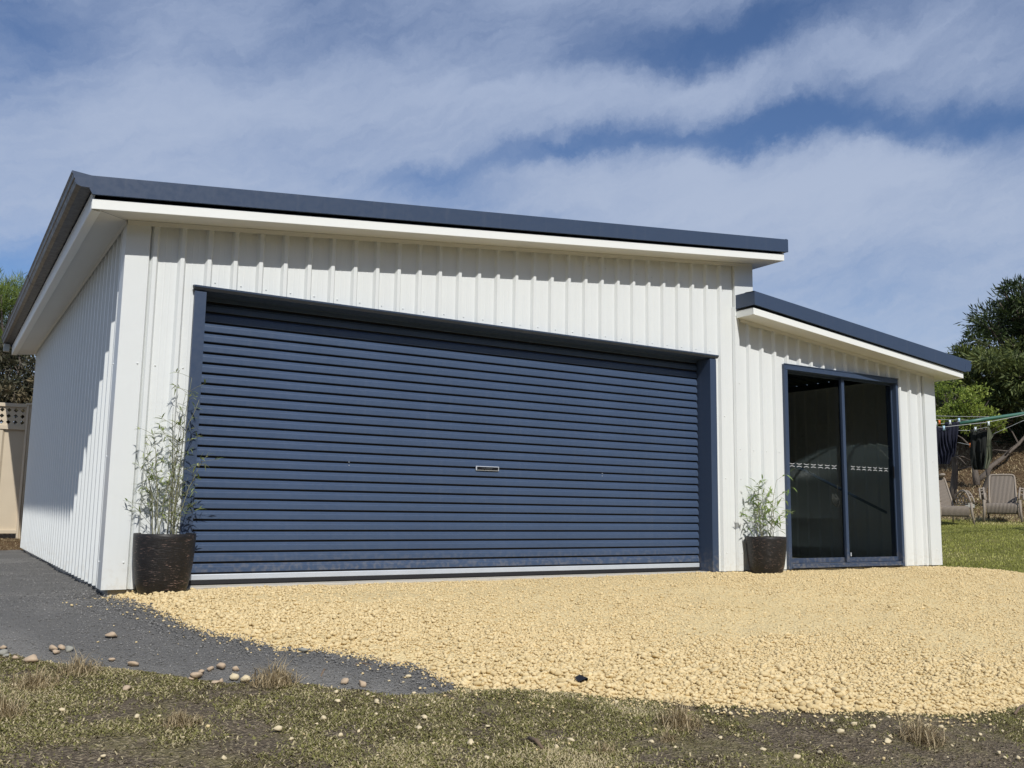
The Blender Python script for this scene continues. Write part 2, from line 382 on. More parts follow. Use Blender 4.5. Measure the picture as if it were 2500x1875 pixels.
def in_view(x, y, z, m=60):
    d = np.stack([x, y, z], -1)-CAM; w = d@FW; px = 1250+FPX*(d@RT)/w; py = 937.5-FPX*(d@UP)/w
    return (w > .5)&(px > -m)&(px < 2500+m)&(py < 1875+m*2), w
# limestone gravel: one mass nobody could count
def gravel():
    Vs = []; Fs = []; A = []; b = 0
    n = 560000; x = rng.uniform(-.3, 12.5, n); y = rng.uniform(-6.2, .0, n)
    din = poly_in(pad_poly, x, y); dd = seg_dist(YDw+YLw, x, y); out = (~din)&(y < -.05)
    k = din | (out & (rng.uniform(size=n) < .55*np.exp(-(dd/.05)**1.)+.010*np.exp(-dd/.5))); x, y, din = x[k], y[k], din[k]
    z = np.where(din, padz(x, y), np.where(poly_in(dark_poly, x, y), darkz(x, y)+.004, G(x, y)+.006)); iv, w = in_view(x, y, z, 500); x, y, z, w, din = x[iv], y[iv], z[iv], w[iv], din[iv]
    d = seg_dist(YDw+YLw, x, y)
    patch = fbm(x*.9, y*1.3, 77, 3)                       # fines show in patches
    coarse = np.clip(sst(2.0, .1, d)+.55*patch+.06, 0, 1)
    keep = rng.uniform(size=len(x)) < (.34+.66*coarse)*np.where(patch < -.22, .6, 1)
    r = .0042+rng.gamma(2.0, .0026, len(x)); r = r*(.70+.56*coarse+.34*sst(.8, .05, seg_dist(YLw, x, y))); r = np.clip(r, .0042, .019)
    patch2 = fbm(x*3.1, y*3.1, 79, 2); r = r*(1+.7*np.clip(patch2-.05, 0, .5)); r = np.where(din, r, np.minimum(r, .012)*rng.uniform(.45, 1, len(x)))
    r = np.where(rng.uniform(size=len(x)) < .03*coarse, r*1.35, r)
    keep &= rng.uniform(size=len(x)) < np.clip((.0095/r)**1.4, 0, 1); keep |= (~din)&(rng.uniform(size=len(x)) < .6)
    x, y, z, r, w, d = x[keep], y[keep], z[keep], r[keep], w[keep], d[keep]
    z = z+r*(rng.uniform(-.45, .40, len(x))+.10+.15*coarse[keep]); v = np.clip(rng.normal(.5, .26, len(x)), 0, 1)
    for tm, sel in ((ICO2, (r/w*FPX > 9.0)), (ICO1, (r/w*FPX <= 9.0))):
        if not sel.any(): continue
        V, F = rocks(np.stack([x, y, z], -1)[sel], r[sel], tm, .68, .17, 5)
        Vs.append(V); Fs.append(F+b); A.append(np.repeat(v[sel], len(tm[0]))); b += len(V)
    print('gravel stones', len(x), 'verts', b)
    o = npmesh('gravel', np.concatenate(Vs), np.concatenate(Fs), M['stone'], None, True, {'v': np.concatenate(A)})
    tag(o, 'yellow limestone gravel covering the pad in front of the garage', 'gravel', kind='stuff')
gravel()
def dark_grains():
    n = 260000; x = rng.uniform(-4.5, 2.6, n); y = rng.uniform(-6.2, 5, n); k = poly_in(dark_poly, x, y); x, y = x[k], y[k]
    z = darkz(x, y); iv, w = in_view(x, y, z, 100); x, y, z, w = x[iv], y[iv], z[iv], w[iv]
    de = seg_dist(YDw, x, y); lump = sst(.9, .1, de)
    k = rng.uniform(size=len(x)) < .35+.65*lump; x, y, z, de, lump = x[k], y[k], z[k], de[k], lump[k]
    r = (.0025+rng.gamma(2., .0008, len(x)))*(1+.2*lump); z = z+r*.3+.02*lump*rng.uniform(0, 1, len(x))*sst(.3, .05, de)
    V, F = rocks(np.stack([x, y, z], -1), r, ICO1, .7, .2, 6)
    o = npmesh('crushed_rock', V, F, M['darkgrain'], None, False, {'v': np.repeat(np.clip(rng.normal(.45, .28, len(x)), 0, 1), len(ICO1[0]))})
    tag(o, 'fine dark grey crushed rock spread over the path beside the garage', 'crushed rock', kind='stuff')
dark_grains()

# blades
def blades(C, H, W, lean, V0, curl=.5, seed=1):
    rg = np.random.default_rng(seed); n = len(C); a = rg.uniform(0, 2*np.pi, n); L = rg.uniform(*lean, n)
    d = np.stack([np.cos(a), np.sin(a), np.zeros(n)], -1); s = np.stack([-np.sin(a+rg.uniform(-1,1,n)), np.cos(a), np.zeros(n)], -1)*W[:, None]
    up = R_((0,0,1.)); p0 = C; p1 = C+H[:,None]*(.55*up*np.cos(L*.6)[:,None]+.55*d*np.sin(L*.6)[:,None]); p2 = p1+H[:,None]*(.5*up*np.cos(L*1.3+curl)[:,None]+.5*d*np.sin(L*1.3+curl)[:,None])
    p2[:,2] = np.maximum(p2[:,2], C[:,2]+.003)
    V = np.stack([p0-s, p0+s, p1-s*.8, p1+s*.8, p2], 1).reshape(-1, 3); b = np.arange(n)[:,None]*5
    F = np.concatenate([b+R_([[0,1,3]]), b+R_([[0,3,2]]), b+R_([[2,3,4]])]); return V, F, np.repeat(V0, 5)
def grass_near():
    n = 1500000; x = rng.uniform(-4.5, 6.5, n); y = rng.uniform(-6.4, -1.5, n); z = G(x, y)+.022*fbm(x*4, y*4, 9)*sst(-2, -3, y)
    iv, w = in_view(x, y, z, 60); k = iv & ~poly_in(pad_poly, x, y) & ~poly_in(dark_poly, x, y)
    x, y, z = x[k], y[k], z[k]; g = fbm(x*1.6, y*1.6, 41, 4); k = rng.uniform(size=len(x)) < np.clip(.62+1.5*g+1.5*fbm(x*6, y*6, 43, 3)-.22*sst(.5, 3.5, x), .06, 1.)
    x, y, z, g = x[k], y[k], z[k], g[k]; n = len(x); print('grass', n)
    g2 = fbm(x*5, y*5, 43, 3); lf_ = sst(3.2, -.5, x); v = np.clip(.40+.40*g+.45*g2+rng.normal(0, .19, n)-.10*(1-lf_), 0, 1); v = np.where(rng.uniform(size=n) < .08+.10*lf_, rng.uniform(.7, 1, n), v)
    H = rng.uniform(.008, .030, n); dry = v > .75; H = np.where(dry, H*1.3, H)
    V, F, A = blades(np.stack([x, y, z-.002], -1), H, rng.uniform(.0016, .0042, n), (1.0, 1.9), v)
    o = npmesh('short_grass', V, F, M['grass'], None, False, {'v': A}); tag(o, 'short patchy grass and dry thatch across the foreground', 'grass', kind='stuff')
grass_near()
def grass_far():
    n = 120000; x = rng.uniform(9.3, 21.5, n); y = rng.uniform(-3, 9, n); z = G(x, y); iv, w = in_view(x, y, z, 40)
    k = iv & ~poly_in(pad_poly, x, y); x, y, z = x[k], y[k], z[k]; g = fbm(x*.9, y*.9, 51, 3); band = sst(17.3, 19.2, x+.8*g)
    k = rng.uniform(size=len(x)) < 1-.45*band; x, y, z, g, band = x[k], y[k], z[k], g[k], band[k]; n = len(x); print('lawn', n)
    v = np.clip(.45+.5*g+.42*band+rng.normal(0, .16, n), 0, 1); H = rng.uniform(.015, .045, n)*(1+.8*band)
    V, F, A = blades(np.stack([x, y, z-.005], -1), H, rng.uniform(.003, .006, n), (.1, .9), v, .3, 2)
    o = npmesh('lawn_grass', V, F, M['lawn'], None, False, {'v': A}); tag(o, 'mown green lawn grass right of the garage, turning dry near the chairs', 'grass', kind='stuff')
grass_far()
def leaf_litter():
    n = 26000; x = rng.uniform(18.5, 29, n); y = rng.uniform(2, 16, n); z = G(x, y); iv, w = in_view(x, y, z, 40); x, y, z = x[iv], y[iv], z[iv]
    x2 = rng.uniform(-2.5, .3, 2500); y2 = rng.uniform(6.95, 7.5, 2500); x = np.r_[x, x2]; y = np.r_[y, y2]; z = np.r_[z, G(x2, y2)]; n = len(x)
    far = x > 5; H = np.where(far, rng.uniform(.06, .22, n), rng.uniform(.02, .07, n)); W = np.where(far, rng.uniform(.004, .016, n), .003)
    V, F, A = blades(np.stack([x, y, z], -1), H, W, (1.0, 1.6), np.clip(rng.beta(1.3, 1.6, n), 0, 1), .4, 3)
    o = npmesh('leaf_litter', V, F, M['straw'], None, False, {'v': A}); tag(o, 'brown dry leaf litter and twigs on the bank under the trees', 'leaf litter', kind='stuff')
leaf_litter()

# loose stones
def stone(px, py, r, mt='pebble', label=None, seed=0, sub=None, dz=0.):
    P = gpt(px, py+3); zz = P[2]
    x, y = R_([P[0]]), R_([P[1]])
    if poly_in(dark_poly, x, y)[0]: zz = darkz(x, y)[0]
    V, F = rocks(np.zeros((1, 3)), R_([r]), ICO2, .66, .17, 100+seed)
    me = bpy.data.meshes.new('stone'); me.from_pydata(V.tolist(), [], F.tolist()); me.update()
    o = link('stone', me, M[mt], None, True); o.location = (P[0], P[1], zz+r*.55+dz)
    tag(o, label or LBL[mt], 'stone', GRP[mt]); return o
LBL = {'pebble': 'pale cream limestone pebble lying loose among the foreground grass', 'pink': 'pinkish tan rock chip at the edge of the dark gravel', 'greyrock': 'greenish grey rock chip at the left edge of the dark gravel'}
GRP = {'pebble': 'pale pebbles scattered in the grass', 'pink': 'pinkish rock chips along the dark gravel edge', 'greyrock': 'greenish grey rock chips by the dark gravel'}
k = 0
Q = [((a/2.011), 1400+b/2.011, s) for a, b, s in [(70,550,13),(1365,768,19),(1588,718,19),(1655,628,14),(1652,583,13),(1803,595,12),(1830,605,9),(1858,635,7),(1910,543,8),(1980,550,7),(2003,530,13),(1510,545,8),(1423,762,7),(1762,775,10),(2083,708,15),(2055,765,16),(1935,812,10),(2100,646,8),(2132,630,8),(2033,588,10),(780,700,9),(2105,942,9),(555,547,7),(685,556,7),(2075,838,10),(2130,835,10),(1555,737,8),(1120,800,6)]]
Q += [((1000+a/1.4747), 1400+b/1.4747, s) for a, b, s in [(218,617,23),(32,560,15),(53,520,13),(230,516,10),(48,614,7),(85,612,8),(1393,665,16),(1722,610,20),(1552,572,17),(1600,545,16),(1520,535,14),(1572,523,13),(1668,555,15),(1813,552,12),(1860,550,12),(1913,554,10),(1953,623,11),(1846,586,11),(1666,608,9),(2055,580,9),(2030,600,8),(1735,666,7),(1210,655,8),(1380,516,10),(1135,493,11),(1058,511,8),(926,520,6),(945,500,7),(745,466,13),(2190,665,10),(344,452,8),(90,463,8),(65,475,7),(460,480,8),(1240,487,9),(1345,495,9)]]
named = {1: 'largest pale pebble in the left half of the grass, right of the dark dry tuft', 2: 'pale rounded pebble in grass just above and right of the largest left one', 28: 'largest egg shaped pale pebble in the centre foreground grass', 37: 'pale flattish pebble in the right foreground near the dry tuft, largest there'}
for i, (a, b, s) in enumerate(Q):
    d = np.linalg.norm(gpt(a, b)-CAM); stone(a, b, s/FPX*d*.56, 'pebble', named.get(i), i)
rp = random.Random(5)
for i in range(46):
    a = rp.uniform(120, 2480); b = rp.uniform(1700, 1860)+(rp.random()**2)*-10
    P = gpt(a, b); xx, yy = R_([P[0]]), R_([P[1]])
    if poly_in(pad_poly, xx, yy)[0] or poly_in(dark_poly, xx, yy)[0]: continue
    stone(a, b, rp.uniform(.006, .016), 'pebble', None, 300+i)
for i, (a, b, s) in enumerate([(960,518,22),(985,500,16),(1030,492,14),(1085,485,18),(1085,530,12),(1058,535,12),(1158,490,14),(940,520,12),(1690,545,17),(655,458,18),(260,395,17),(300,388,15),(275,405,14),(15,372,12),(150,435,24),(75,420,14),(545,338,19),(545,436,12),(1778,556,18),(620,572,16)]):
    a, b = a/2.011, 1400+b/2.011; d = np.linalg.norm(gpt(a, b)-CAM)
    stone(a, b, s/FPX*d*.66, 'pink', {16: 'lone reddish rock standing on the dark gravel by itself', 10: 'tan rock at the left of the small pile on the dark gravel edge'}.get(i), 60+i)
for i, (a, b, s) in enumerate([(340,397,15),(15,400,17),(30,408,12),(1150,522,20),(1205,528,18),(985,498,8),(1488,407,17)]):
    a, b = a/2.011, 1400+b/2.011; d = np.linalg.norm(gpt(a, b)-CAM)
    stone(a, b, s/FPX*d*.66, 'pebble' if i in (3, 4, 5) else 'greyrock', {6: 'grey rock at the boundary between dark gravel and yellow stones'}.get(i), 90+i)

# dry tufts
def tuft(px, py, h, n, label, spread=.09, mtl='straw', vlo=.2, name='grass_tuft'):
    P = gpt(px, py); rg = np.random.default_rng(int(px)); rr = spread*rg.uniform(0, 1, n)**1.2*.75; a = rg.uniform(0, 6.28, n)
    C = np.stack([P[0]+rr*np.cos(a), P[1]+rr*np.sin(a), np.full(n, P[2]-.004)], -1)
    V, F, A = blades(C, (rg.uniform(.25, 1.25, n)*(1.15-.6*rr/spread))*h*1.25, rg.uniform(.0010, .0021, n), (.2, 1.75), np.clip(rg.uniform(vlo, 1, n), 0, 1), .45, int(py))
    o = npmesh(name, V-P, F, M[mtl], None, False, {'v': A}); o.location = P; tag(o, label, 'grass tuft', 'dry grass tufts')
for a in [(170/2.011, 1675, .085, 420, 'brown dry tuft near the left edge of the photo below the dark gravel', .14),
          (380/2.011, 1642, .10, 300, 'straw coloured tuft leaning over the left dark gravel edge', .15),
          (1345/2.011, 1668, .11, 480, 'wide pale dry tuft at the middle of the dark gravel edge', .15),
          (885/2.011, 1765, .05, 500, 'low dark tuft in the middle of the left grass', .12, 'straw', 0.),
          (1660, 1775, .12, 420, 'pale upright dry tuft in the right foreground below the yellow gravel', .13),
          (1630, 1812, .06, 160, 'small straw tuft just below the pale upright tuft', .06),
          (2245, 1810, .12, 460, 'brown feathery tuft at the far right of the grass', .15, 'straw', 0.),
          (20/2.011, 1745, .09, 360, 'brown tuft cut by the left edge of the photo', .14),
          (1475, 1838, .05, 160, 'faint straw tuft near the bottom edge of the photo', .09)]:
    tuft(*a)
def twig(pts, r, label):
    P = [gpt(*q) for q in pts]; o0 = Vector(P[0]); m = MB(); L = [Vector(p)-o0+Vector((0, 0, .012+.012*math.sin(i*1.9))) for i, p in enumerate(P)]
    m.tube(L, [r*(1-.6*i/len(L)) for i in range(len(L))], 6); o = m.build('twig', M['twig'], None, True); o.location = o0; tag(o, label, 'twig')
twig([(a/2.011, 1400+b/2.011) for a, b in [(1575,520),(1590,495),(1640,485),(1700,470),(1770,460),(1850,468)]], .006, 'long pale curved twig lying across the dark gravel edge')
twig([(1000+a/1.4747, 1400+b/1.4747) for a, b in [(430,605),(455,622),(480,635)]], .011, 'short dark stick in the grass left of centre')
twig([(1000+a/1.4747, 1400+b/1.4747) for a, b in [(2180,515),(2195,500),(2225,470)]], .008, 'dark twig at the far right edge of the yellow gravel')
m = MB(); P = gpt(1000+622/1.4747, 1400+422/1.4747); m.add([(-.03,-.01,.012),(.015,-.025,.03),(.04,.005,.012),(0,.025,.04),(-.035,.018,.03),(.03,.02,.002)], [(0,1,3),(1,2,3),(0,3,4),(2,5,3),(0,4,5)])
o = m.build('plastic_scrap', M['black']); o.location = (P[0], P[1], P[2]+.035); tag(o, 'small black scrap among the yellow stones at the gravel edge', 'scrap')

# ---------------------------------------------------------------- the garage
shed = thing('garage', (0, 0, 0), 'white ribbed steel garage with navy roller door and lower side bay', 'garage')
DEP = 6.8; W1 = 6.12; W2 = 9.2; RH = .029; PT = .1905
zs = lambda x: 2.558+.1027*x                # main soffit line
zl = lambda x: 2.23+.0985*(9.463-x)         # side bay soffit line
def clad(u0, u1, ribs, cuts, lo, hi, f):
    """ribbed sheet: u along the wall, f(u, out, z) -> xyz; cuts = (ua, ub, ztop) openings"""
    us = {round(u0, 5): 0., round(u1, 5): 0.}
    for r in ribs:
        for du, h in ((-.030, 0), (-.0135, RH), (-.010, RH+.0008), (.010, RH+.0008), (.0135, RH), (.030, 0), (.070, 0), (.076, .0012), (.082, 0), (.110, 0), (.116, .0012), (.122, 0)):
            if u0 < r+du < u1: us[round(r+du, 5)] = h
    ks = sorted(us); prof = [(k, us[k]) for k in ks]
    def hh(u): return float(np.interp(u, ks, [us[k] for k in ks]))
    for a, b, zt in cuts:
        for e in (a, b): prof.append((e, hh(e)))
    prof = sorted(set(prof)); m = MB()
    for (a, ha), (b, hb) in zip(prof[:-1], prof[1:]):
        if b-a < 1e-5: continue
        l = lo; mid = (a+b)/2
        for ca, cb, zt in cuts:
            if ca < mid < cb: l = zt
        za, zb = hi(a), hi(b)
        n = 1
        m.add([f(a, ha, l), f(b, hb, l), f(b, hb, zb), f(a, ha, za)], [(0, 1, 2, 3)])
    return m
def screws(m, pts, f):
    for u, h, z in pts:
        b = []; 
        for rr, hh in ((.0062, 0), (.0058, .0045), (.0026, .006)):
            b.append([f(u+rr*math.cos(a*math.pi/3), h+hh, z+rr*math.sin(a*math.pi/3)) for a in range(6)])
        vs = sum(b, []); fs = [(i, (i+1) % 6, 6+(i+1) % 6, 6+i) for i in range(6)]+[(6+i, 6+(i+1) % 6, 12+(i+1) % 6, 12+i) for i in range(6)]+[tuple(range(12, 18))]
        m.add(vs, fs)
fr_ = lambda u, h, z: (u, -h, z)
ribs1 = [.169+PT*i for i in range(30)]; ribs2 = [6.0965+PT*i for i in range(16)]
DX0, DX1, DZ = .50, 5.575, 2.150; GX0, GX1, GZ = 6.64, 8.49, 2.16
SR = (.18, .92, 1.55)
m = clad(.05, 5.90, ribs1, [(DX0, DX1, DZ)], 0., lambda u: zs(u)+.01, fr_)
pts = [(r+.055, 0, z) for r in ribs1 for z in SR if not (DX0-.02 < r+.055 < DX1+.02 and z < DZ) and z < zs(r)-.05]+[(r+.055, 0, DZ+.055) for r in ribs1 if DX0 < r < DX1-.05]
pts += [(r+.055, 0, 2.86) for r in ribs1 if zs(r) > 2.95]; screws(m, pts, fr_)
m.build('front_wall', M['wall'], shed)
m = clad(5.93, 9.03, ribs2, [(GX0, GX1, GZ)], 0., lambda u: (zl(u)+.01), fr_)
pts = [(r+.055, 0, z) for r in ribs2 for z in (.18, .92, 1.22) if not (GX0-.02 < r+.055 < GX1+.02 and z < GZ) and r < 8.95]; screws(m, pts, fr_)
m.build('front_wall', M['wall'], shed)
lf = lambda u, h, z: (-h, u, z)
m = clad(.05, DEP, [.20+PT*i for i in range(35)], [], 0., lambda u: 2.57, lf); m.build('side_wall', M['wall'], shed)
rf = lambda u, h, z: (W1+h, u, z); m = clad(0, DEP, [.2+PT*i for i in range(35)], [], 2.5, lambda u: zs(W1)+.01, rf); m.build('side_wall', M['wall'], shed)
rf = lambda u, h, z: (W2+h, u, z); m = clad(0, DEP, [.2+PT*i for i in range(35)], [], 0, lambda u: zl(W2)+.01, rf); m.build('side_wall', M['wall'], shed)
bf = lambda u, h, z: (u, DEP+h, z); m = clad(0, W2, [.1+PT*i for i in range(48)], [], 0, lambda u: zs(u)+.01 if u < W1 else zl(u)+.01, bf); m.build('back_wall', M['wall'], shed)
# corner flashings: folded angles sitting on the rib crests
def angle(m, pl, z0, z1):            # pl: plan polyline, thin folded sheet
    for (a, b), (c, d) in zip(pl[:-1], pl[1:]):
        za = z1(a) if callable(z1) else z1; zc_ = z1(c) if callable(z1) else z1
        m.add([(a, b, z0), (c, d, z0), (c, d, zc_), (a, b, za)], [(0, 1, 2, 3)])
e = RH+.0025
m = MB(); angle(m, [(-.004, .150), (-e, .142), (-e, -e), (.128, -e), (.139, -.006)], .0, 2.565)
screws(m, [(.10, e, z) for z in (.18, 1.55)], fr_); screws(m, [(.12, e, z) for z in (.18, .9, 1.55)], lf); m.build('corner_flashing', M['wall'], shed)
m = MB(); angle(m, [(5.872, -.004), (5.885, -e), (5.945, -e), (5.955, -.002)], .0, lambda x: 2.70)
screws(m, [(5.93, e, z) for z in (.18, .92, 1.22, 1.9)], fr_); m.build('junction_flashing', M['wall'], shed)
m = MB(); angle(m, [(5.884, -.006), (5.886, -e-.003), (W1+e, -e-.003), (W1+e, .12)], 2.60, lambda x: zs(x)+.005); m.build('corner_flashing', M['wall'], shed)
m = MB(); angle(m, [(9.020, -.004), (9.024, -e), (W2+e, -e), (W2+e, .12), (W2+.004, .13)], .0, lambda x: zl(x)+.005)
screws(m, [(9.13, e, z) for z in (.18, 1.22)], fr_); m.build('corner_flashing', M['wall'], shed)
# slab and inner skin
MB().box(.015, W2-.015, .006, DEP-.01, -.32, -.002).build('slab', M['conc'], shed, bevel=.006)
# soffits
OV = .30; XE = -.295; XR1 = 6.385; XR2 = 9.463
m = MB(); th = .012
def slab_strip(m, x0, x1, y0, y1, zf, t=th):
    m.add([(x0,y0,zf(x0)),(x1,y0,zf(x1)),(x1,y1,zf(x1)),(x0,y1,zf(x0)),(x0,y0,zf(x0)+t),(x1,y0,zf(x1)+t),(x1,y1,zf(x1)+t),(x0,y1,zf(x0)+t)],
          [(0,3,2,1),(4,5,6,7),(0,1,5,4),(1,2,6,5),(2,3,7,6),(3,0,4,7)])
zsf = lambda x: zs(x)+.006; zlf = lambda x: zl(x)+.006
slab_strip(m, XE+.012, XR1-.012, -OV+.040, .03, zsf); slab_strip(m, XE+.012, .03, .031, DEP+OV-.03, zsf); slab_strip(m, W1-.03, XR1-.012, .031, DEP+OV-.03, zsf)
slab_strip(m, .031, W1-.031, DEP-.03, DEP+OV-.03, zsf)
m.build('soffit', M['soffit'], shed)
m = MB(); slab_strip(m, 5.912, XR2-.012, -OV+.040, .03, zlf); slab_strip(m, W2-.03, XR2-.012, .031, DEP+OV-.03, zlf); m.build('soffit', M['soffit'], shed)
# soffit trims where wall meets soffit
m = MB()
def trim_line(m, x0, x1, y, zf, dz=.028):
    m.add([(x0,y-.040,zf(x0)+.004),(x1,y-.040,zf(x1)+.004),(x1,y-.034,zf(x1)-dz),(x0,y-.034,zf(x0)-dz),(x0,y-.001,zf(x0)+.004),(x1,y-.001,zf(x1)+.004),(x1,y-.0305,zf(x1)-dz),(x0,y-.0305,zf(x0)-dz)],
          [(0,3,2,1),(4,5,6,7),(0,1,5,4),(1,2,6,5),(2,3,7,6),(3,0,4,7)])
trim_line(m, -.03, W1+.02, 0, zs); trim_line(m, 5.96, W2+.02, 0, zl)
m.add([(-.040,-.04,2.562),(-.040,DEP,2.562),(-.034,DEP,2.530),(-.034,-.04,2.530)], [(0,1,2,3)])
m.build('soffit_trim', M['soffit'], shed)
# fascia boards (white)
def board(m, x0, x1, y0, y1, zlo, zhi, x0s=0.):
    m.add([(x0,y0,zlo(x0)),(x1,y0,zlo(x1)),(x1,y1,zlo(x1)),(x0,y1,zlo(x0)),(x0+x0s,y0,zhi(x0)),(x1,y0,zhi(x1)),(x1,y1,zhi(x1)),(x0+x0s,y1,zhi(x0))],
          [(0,3,2,1),(4,5,6,7),(0,1,5,4),(1,2,6,5),(2,3,7,6),(3,0,4,7)])
m = MB(); board(m, XE, XR1-.01, -OV+.026, -OV+.042, zs, lambda x: zs(x)+.070); m.build('fascia', M['fascia'], shed, bevel=.003)
m = MB(); board(m, XE, XR1-.01, DEP+OV-.03, DEP+OV-.012, zs, lambda x: zs(x)+.098); m.build('fascia', M['fascia'], shed)
m = MB(); m.box(XE, XE+.060, -OV+.045, DEP+OV-.033, zs(XE)-.006, zs(XE)+.000); m.box(XE-.001, XE+.017, -OV+.045, DEP+OV-.033, zs(XE)+.001, 2.655); m.build('eave_fascia', M['fascia'], shed, bevel=.003)
m = MB(); m.box(XR1-.028, XR1-.010, -OV+.033, DEP+OV-.033, zs(XR1), zs(XR1)+.098); m.build('fascia', M['fascia'], shed)
m = MB(); board(m, 5.905, XR2-.008, -OV+.026, -OV+.042, zl, lambda x: zl(x)+.070); m.build('fascia', M['fascia'], shed, bevel=.003)
m = MB(); m.box(5.904, 5.920, -OV+.045, -.034, zl(5.91), zl(5.91)+.072); m.build('fascia', M['fascia'], shed, bevel=.003)
m = MB(); m.box(XR2-.026, XR2-.008, -OV+.033, DEP+OV-.033, zl(XR2), zl(XR2)+.08)
m.build('fascia', M['fascia'], shed, bevel=.003)
# barge cappings (navy)
bb1 = lambda x: 2.650+.1024*x; bt1 = lambda x: 2.780+.1034*x; bb2 = lambda x: 2.677-.104*(x-5.887); bt2 = lambda x: 2.819-.0994*(x-5.897)
def barge(m, x0, x1, yo, s, zlo, zhi, slant=0., slr=0.):
    pr = [(0, 0), (0, 1), (.13, 1.06), (.13, .98), (.008, .93), (.008, .05), (.020, .03), (.020, 0)]
    def f(t, w): 
        xx = x0+slant*(1-min(w, 1)) if t == 0 else x1-slr*(1-min(w, 1)); return xx, zlo(xx)+(zhi(xx)-zlo(xx))*w
    vs = []
    for t in (0, 1):
        for d, w in pr: xx, zz = f(t, w); vs.append((xx, yo+s*d, zz))
    n = len(pr); m.add(vs, [tuple(range(n))[::-1], tuple(range(n, 2*n))]+[(i, (i+1) % n, n+(i+1) % n, n+i) for i in range(n)])
m = MB(); barge(m, -.371, 6.411, -OV, 1, bb1, bt1, .072); m.build('barge_cap', M['navy'], shed, bevel=.0015)
m = MB(); barge(m, -.371, 6.411, DEP+OV, -1, bb1, bt1, .072); m.build('barge_cap', M['navy'], shed)
m = MB(); m.box(6.390, 6.4105, -OV+.012, DEP+OV-.012, bb1(6.41)+.002, bt1(6.41)+.006); m.build('barge_cap', M['navy'], shed)
m = MB(); barge(m, 5.897, 9.600, -OV, 1, bb2, bt2, 0., .13); m.build('barge_cap', M['navy'], shed, bevel=.0015)
m = MB(); m.box(5.897, 5.912, -OV+.009, -.033, bb2(5.9)+.001, bt2(5.9)+.004); m.build('barge_cap', M['navy'], shed, bevel=.0015)
# roof sheets, ribs running down the fall
def roof(x0, x1, y0, y1, zf, t=.0):
    m = MB(); us = [y0]; hs = [0.]
    y = y0+.12
    while y < y1-.05:
        for du, h in ((-.03,0),(-.013,.029),(.013,.029),(.03,0)): us.append(y+du); hs.append(h)
        y += PT
    us.append(y1); hs.append(0.)
    for a, b, ha, hb in zip(us[:-1], us[1:], hs[:-1], hs[1:]):
        m.add([(x0,a,zf(x0)+ha),(x1,a,zf(x1)+ha),(x1,b,zf(x1)+hb),(x0,b,zf(x0)+hb)], [(0,1,2,3)])
    return m
roof(-.34, 6.39, -OV+.02, DEP+OV-.02, lambda x: 2.705+.1034*x).build('roof', M['navy'], shed)
roof(5.92, 9.50, -OV+.02, DEP+OV-.02, lambda x: bt2(x)-.06).build('roof', M['navy'], shed)
# gutters
gp = [(0, 0), (0, -.098), (-.070, -.100), (-.098, -.088), (-.110, -.060), (-.108, -.045), (-.116, -.040), (-.122, -.012), (-.133, .004), (-.131, .014), (-.124, .012), (-.112, -.014), (-.108, -.036), (-.100, -.040), (-.102, -.058), (-.092, -.080), (-.068, -.092), (-.006, -.090), (-.006, 0)]
def gutter(x, z, s, y0, y1, name='gutter'):
    m = MB(); P = [(x+s*a, z+b*.86) for a, b in gp]; n = len(P)
    vs = [(a, y0, b) for a, b in P]+[(a, y1, b) for a, b in P]; m.add(vs, [(i, (i+1) % n, n+(i+1) % n, n+i) for i in range(n)])
    o = m.build(name, M['gutter'], shed)
    cap = [(x+s*a, z+b*.86) for a, b in gp[:10]]; 
    for ya, yb in ((y0-.003, y0+.001), (y1-.001, y1+.003)): m2 = MB(); m2.prism(cap, ya, yb, lambda a, b, t: (a, t, b)); m2.build('end_cap', M['navy'], o)
    jm = MB(); j = 3.05
    jm.prism([(x+s*a*1.01-.001*s, z+b*.86-.001) for a, b in gp[:9]], j, j+.004, lambda a, b, t: (a, t, b)); jm.build('joint', M['black'], o)
gutter(XE-.008, 2.746, 1, -OV+.002, DEP+OV)
gutter(XR2+.003, 2.404, -1, -OV+.002, DEP+OV)
m = MB(); m.box(-.40, -.33, 6.95, 7.03, 2.55, 2.65); m.build('outlet', M['pipe'], shed, bevel=.006)
m = MB(); m.add([(XE+.06, -OV+.045, 2.528), (-.02, -.02, 2.5545), (-.016, -.024, 2.5545), (XE+.064, -OV+.041, 2.528)], [(0,1,2,3)]); m.build('mitre_seam', M['gutter'], shed)
# roller door
rd = bpy.data.objects.new('roller_door', None); COL.objects.link(rd); rd.parent = shed; rd.empty_display_size = .1
CY = .148; pitch = .0771; prof = []
nz = 0; z = .078
for i in range(27):
    for dz, dy in ((0,.024),(.0108,.024),(.0113,.001),(.0150,0),(.0480,0),(.0515,.0006),(.0545,.0042),(.0585,.0046),(.0625,.0046),(.0665,.0095)):
        prof.append((z+dz, CY+dy))
    z += pitch
m = MB(); XA, XB = .525, 5.512
vs = [(XA, y, zz) for zz, y in prof]+[(XB, y, zz) for zz, y in prof]; n = len(prof)
m.add(vs, [(i, n+i, n+i+1, i+1) for i in range(n-1)])
# slat ends
for i in range(27): m.box(5.512, 5.519, CY+.002, CY+.014, .078+pitch*i+.012, .078+pitch*i+.046)
m.build('curtain', M['door'], rd)
MB().box(XA, XB+.003, CY-.006, CY+.02, .036, .0755).build('bottom_rail', M['alu'], rd, bevel=.004)
MB().box(XA, XB, CY-.002, CY+.018, .004, .0355).build('rubber_seal', M['rubber'], rd, bevel=.003)
m = MB(); m.box(XA-.03, XB+.06, CY+.021, CY+.05, 0, 2.16); m.box(5.528, 5.548, CY-.03, CY+.02, .0, 2.10); m.build('guide_track', M['rubber'], rd)
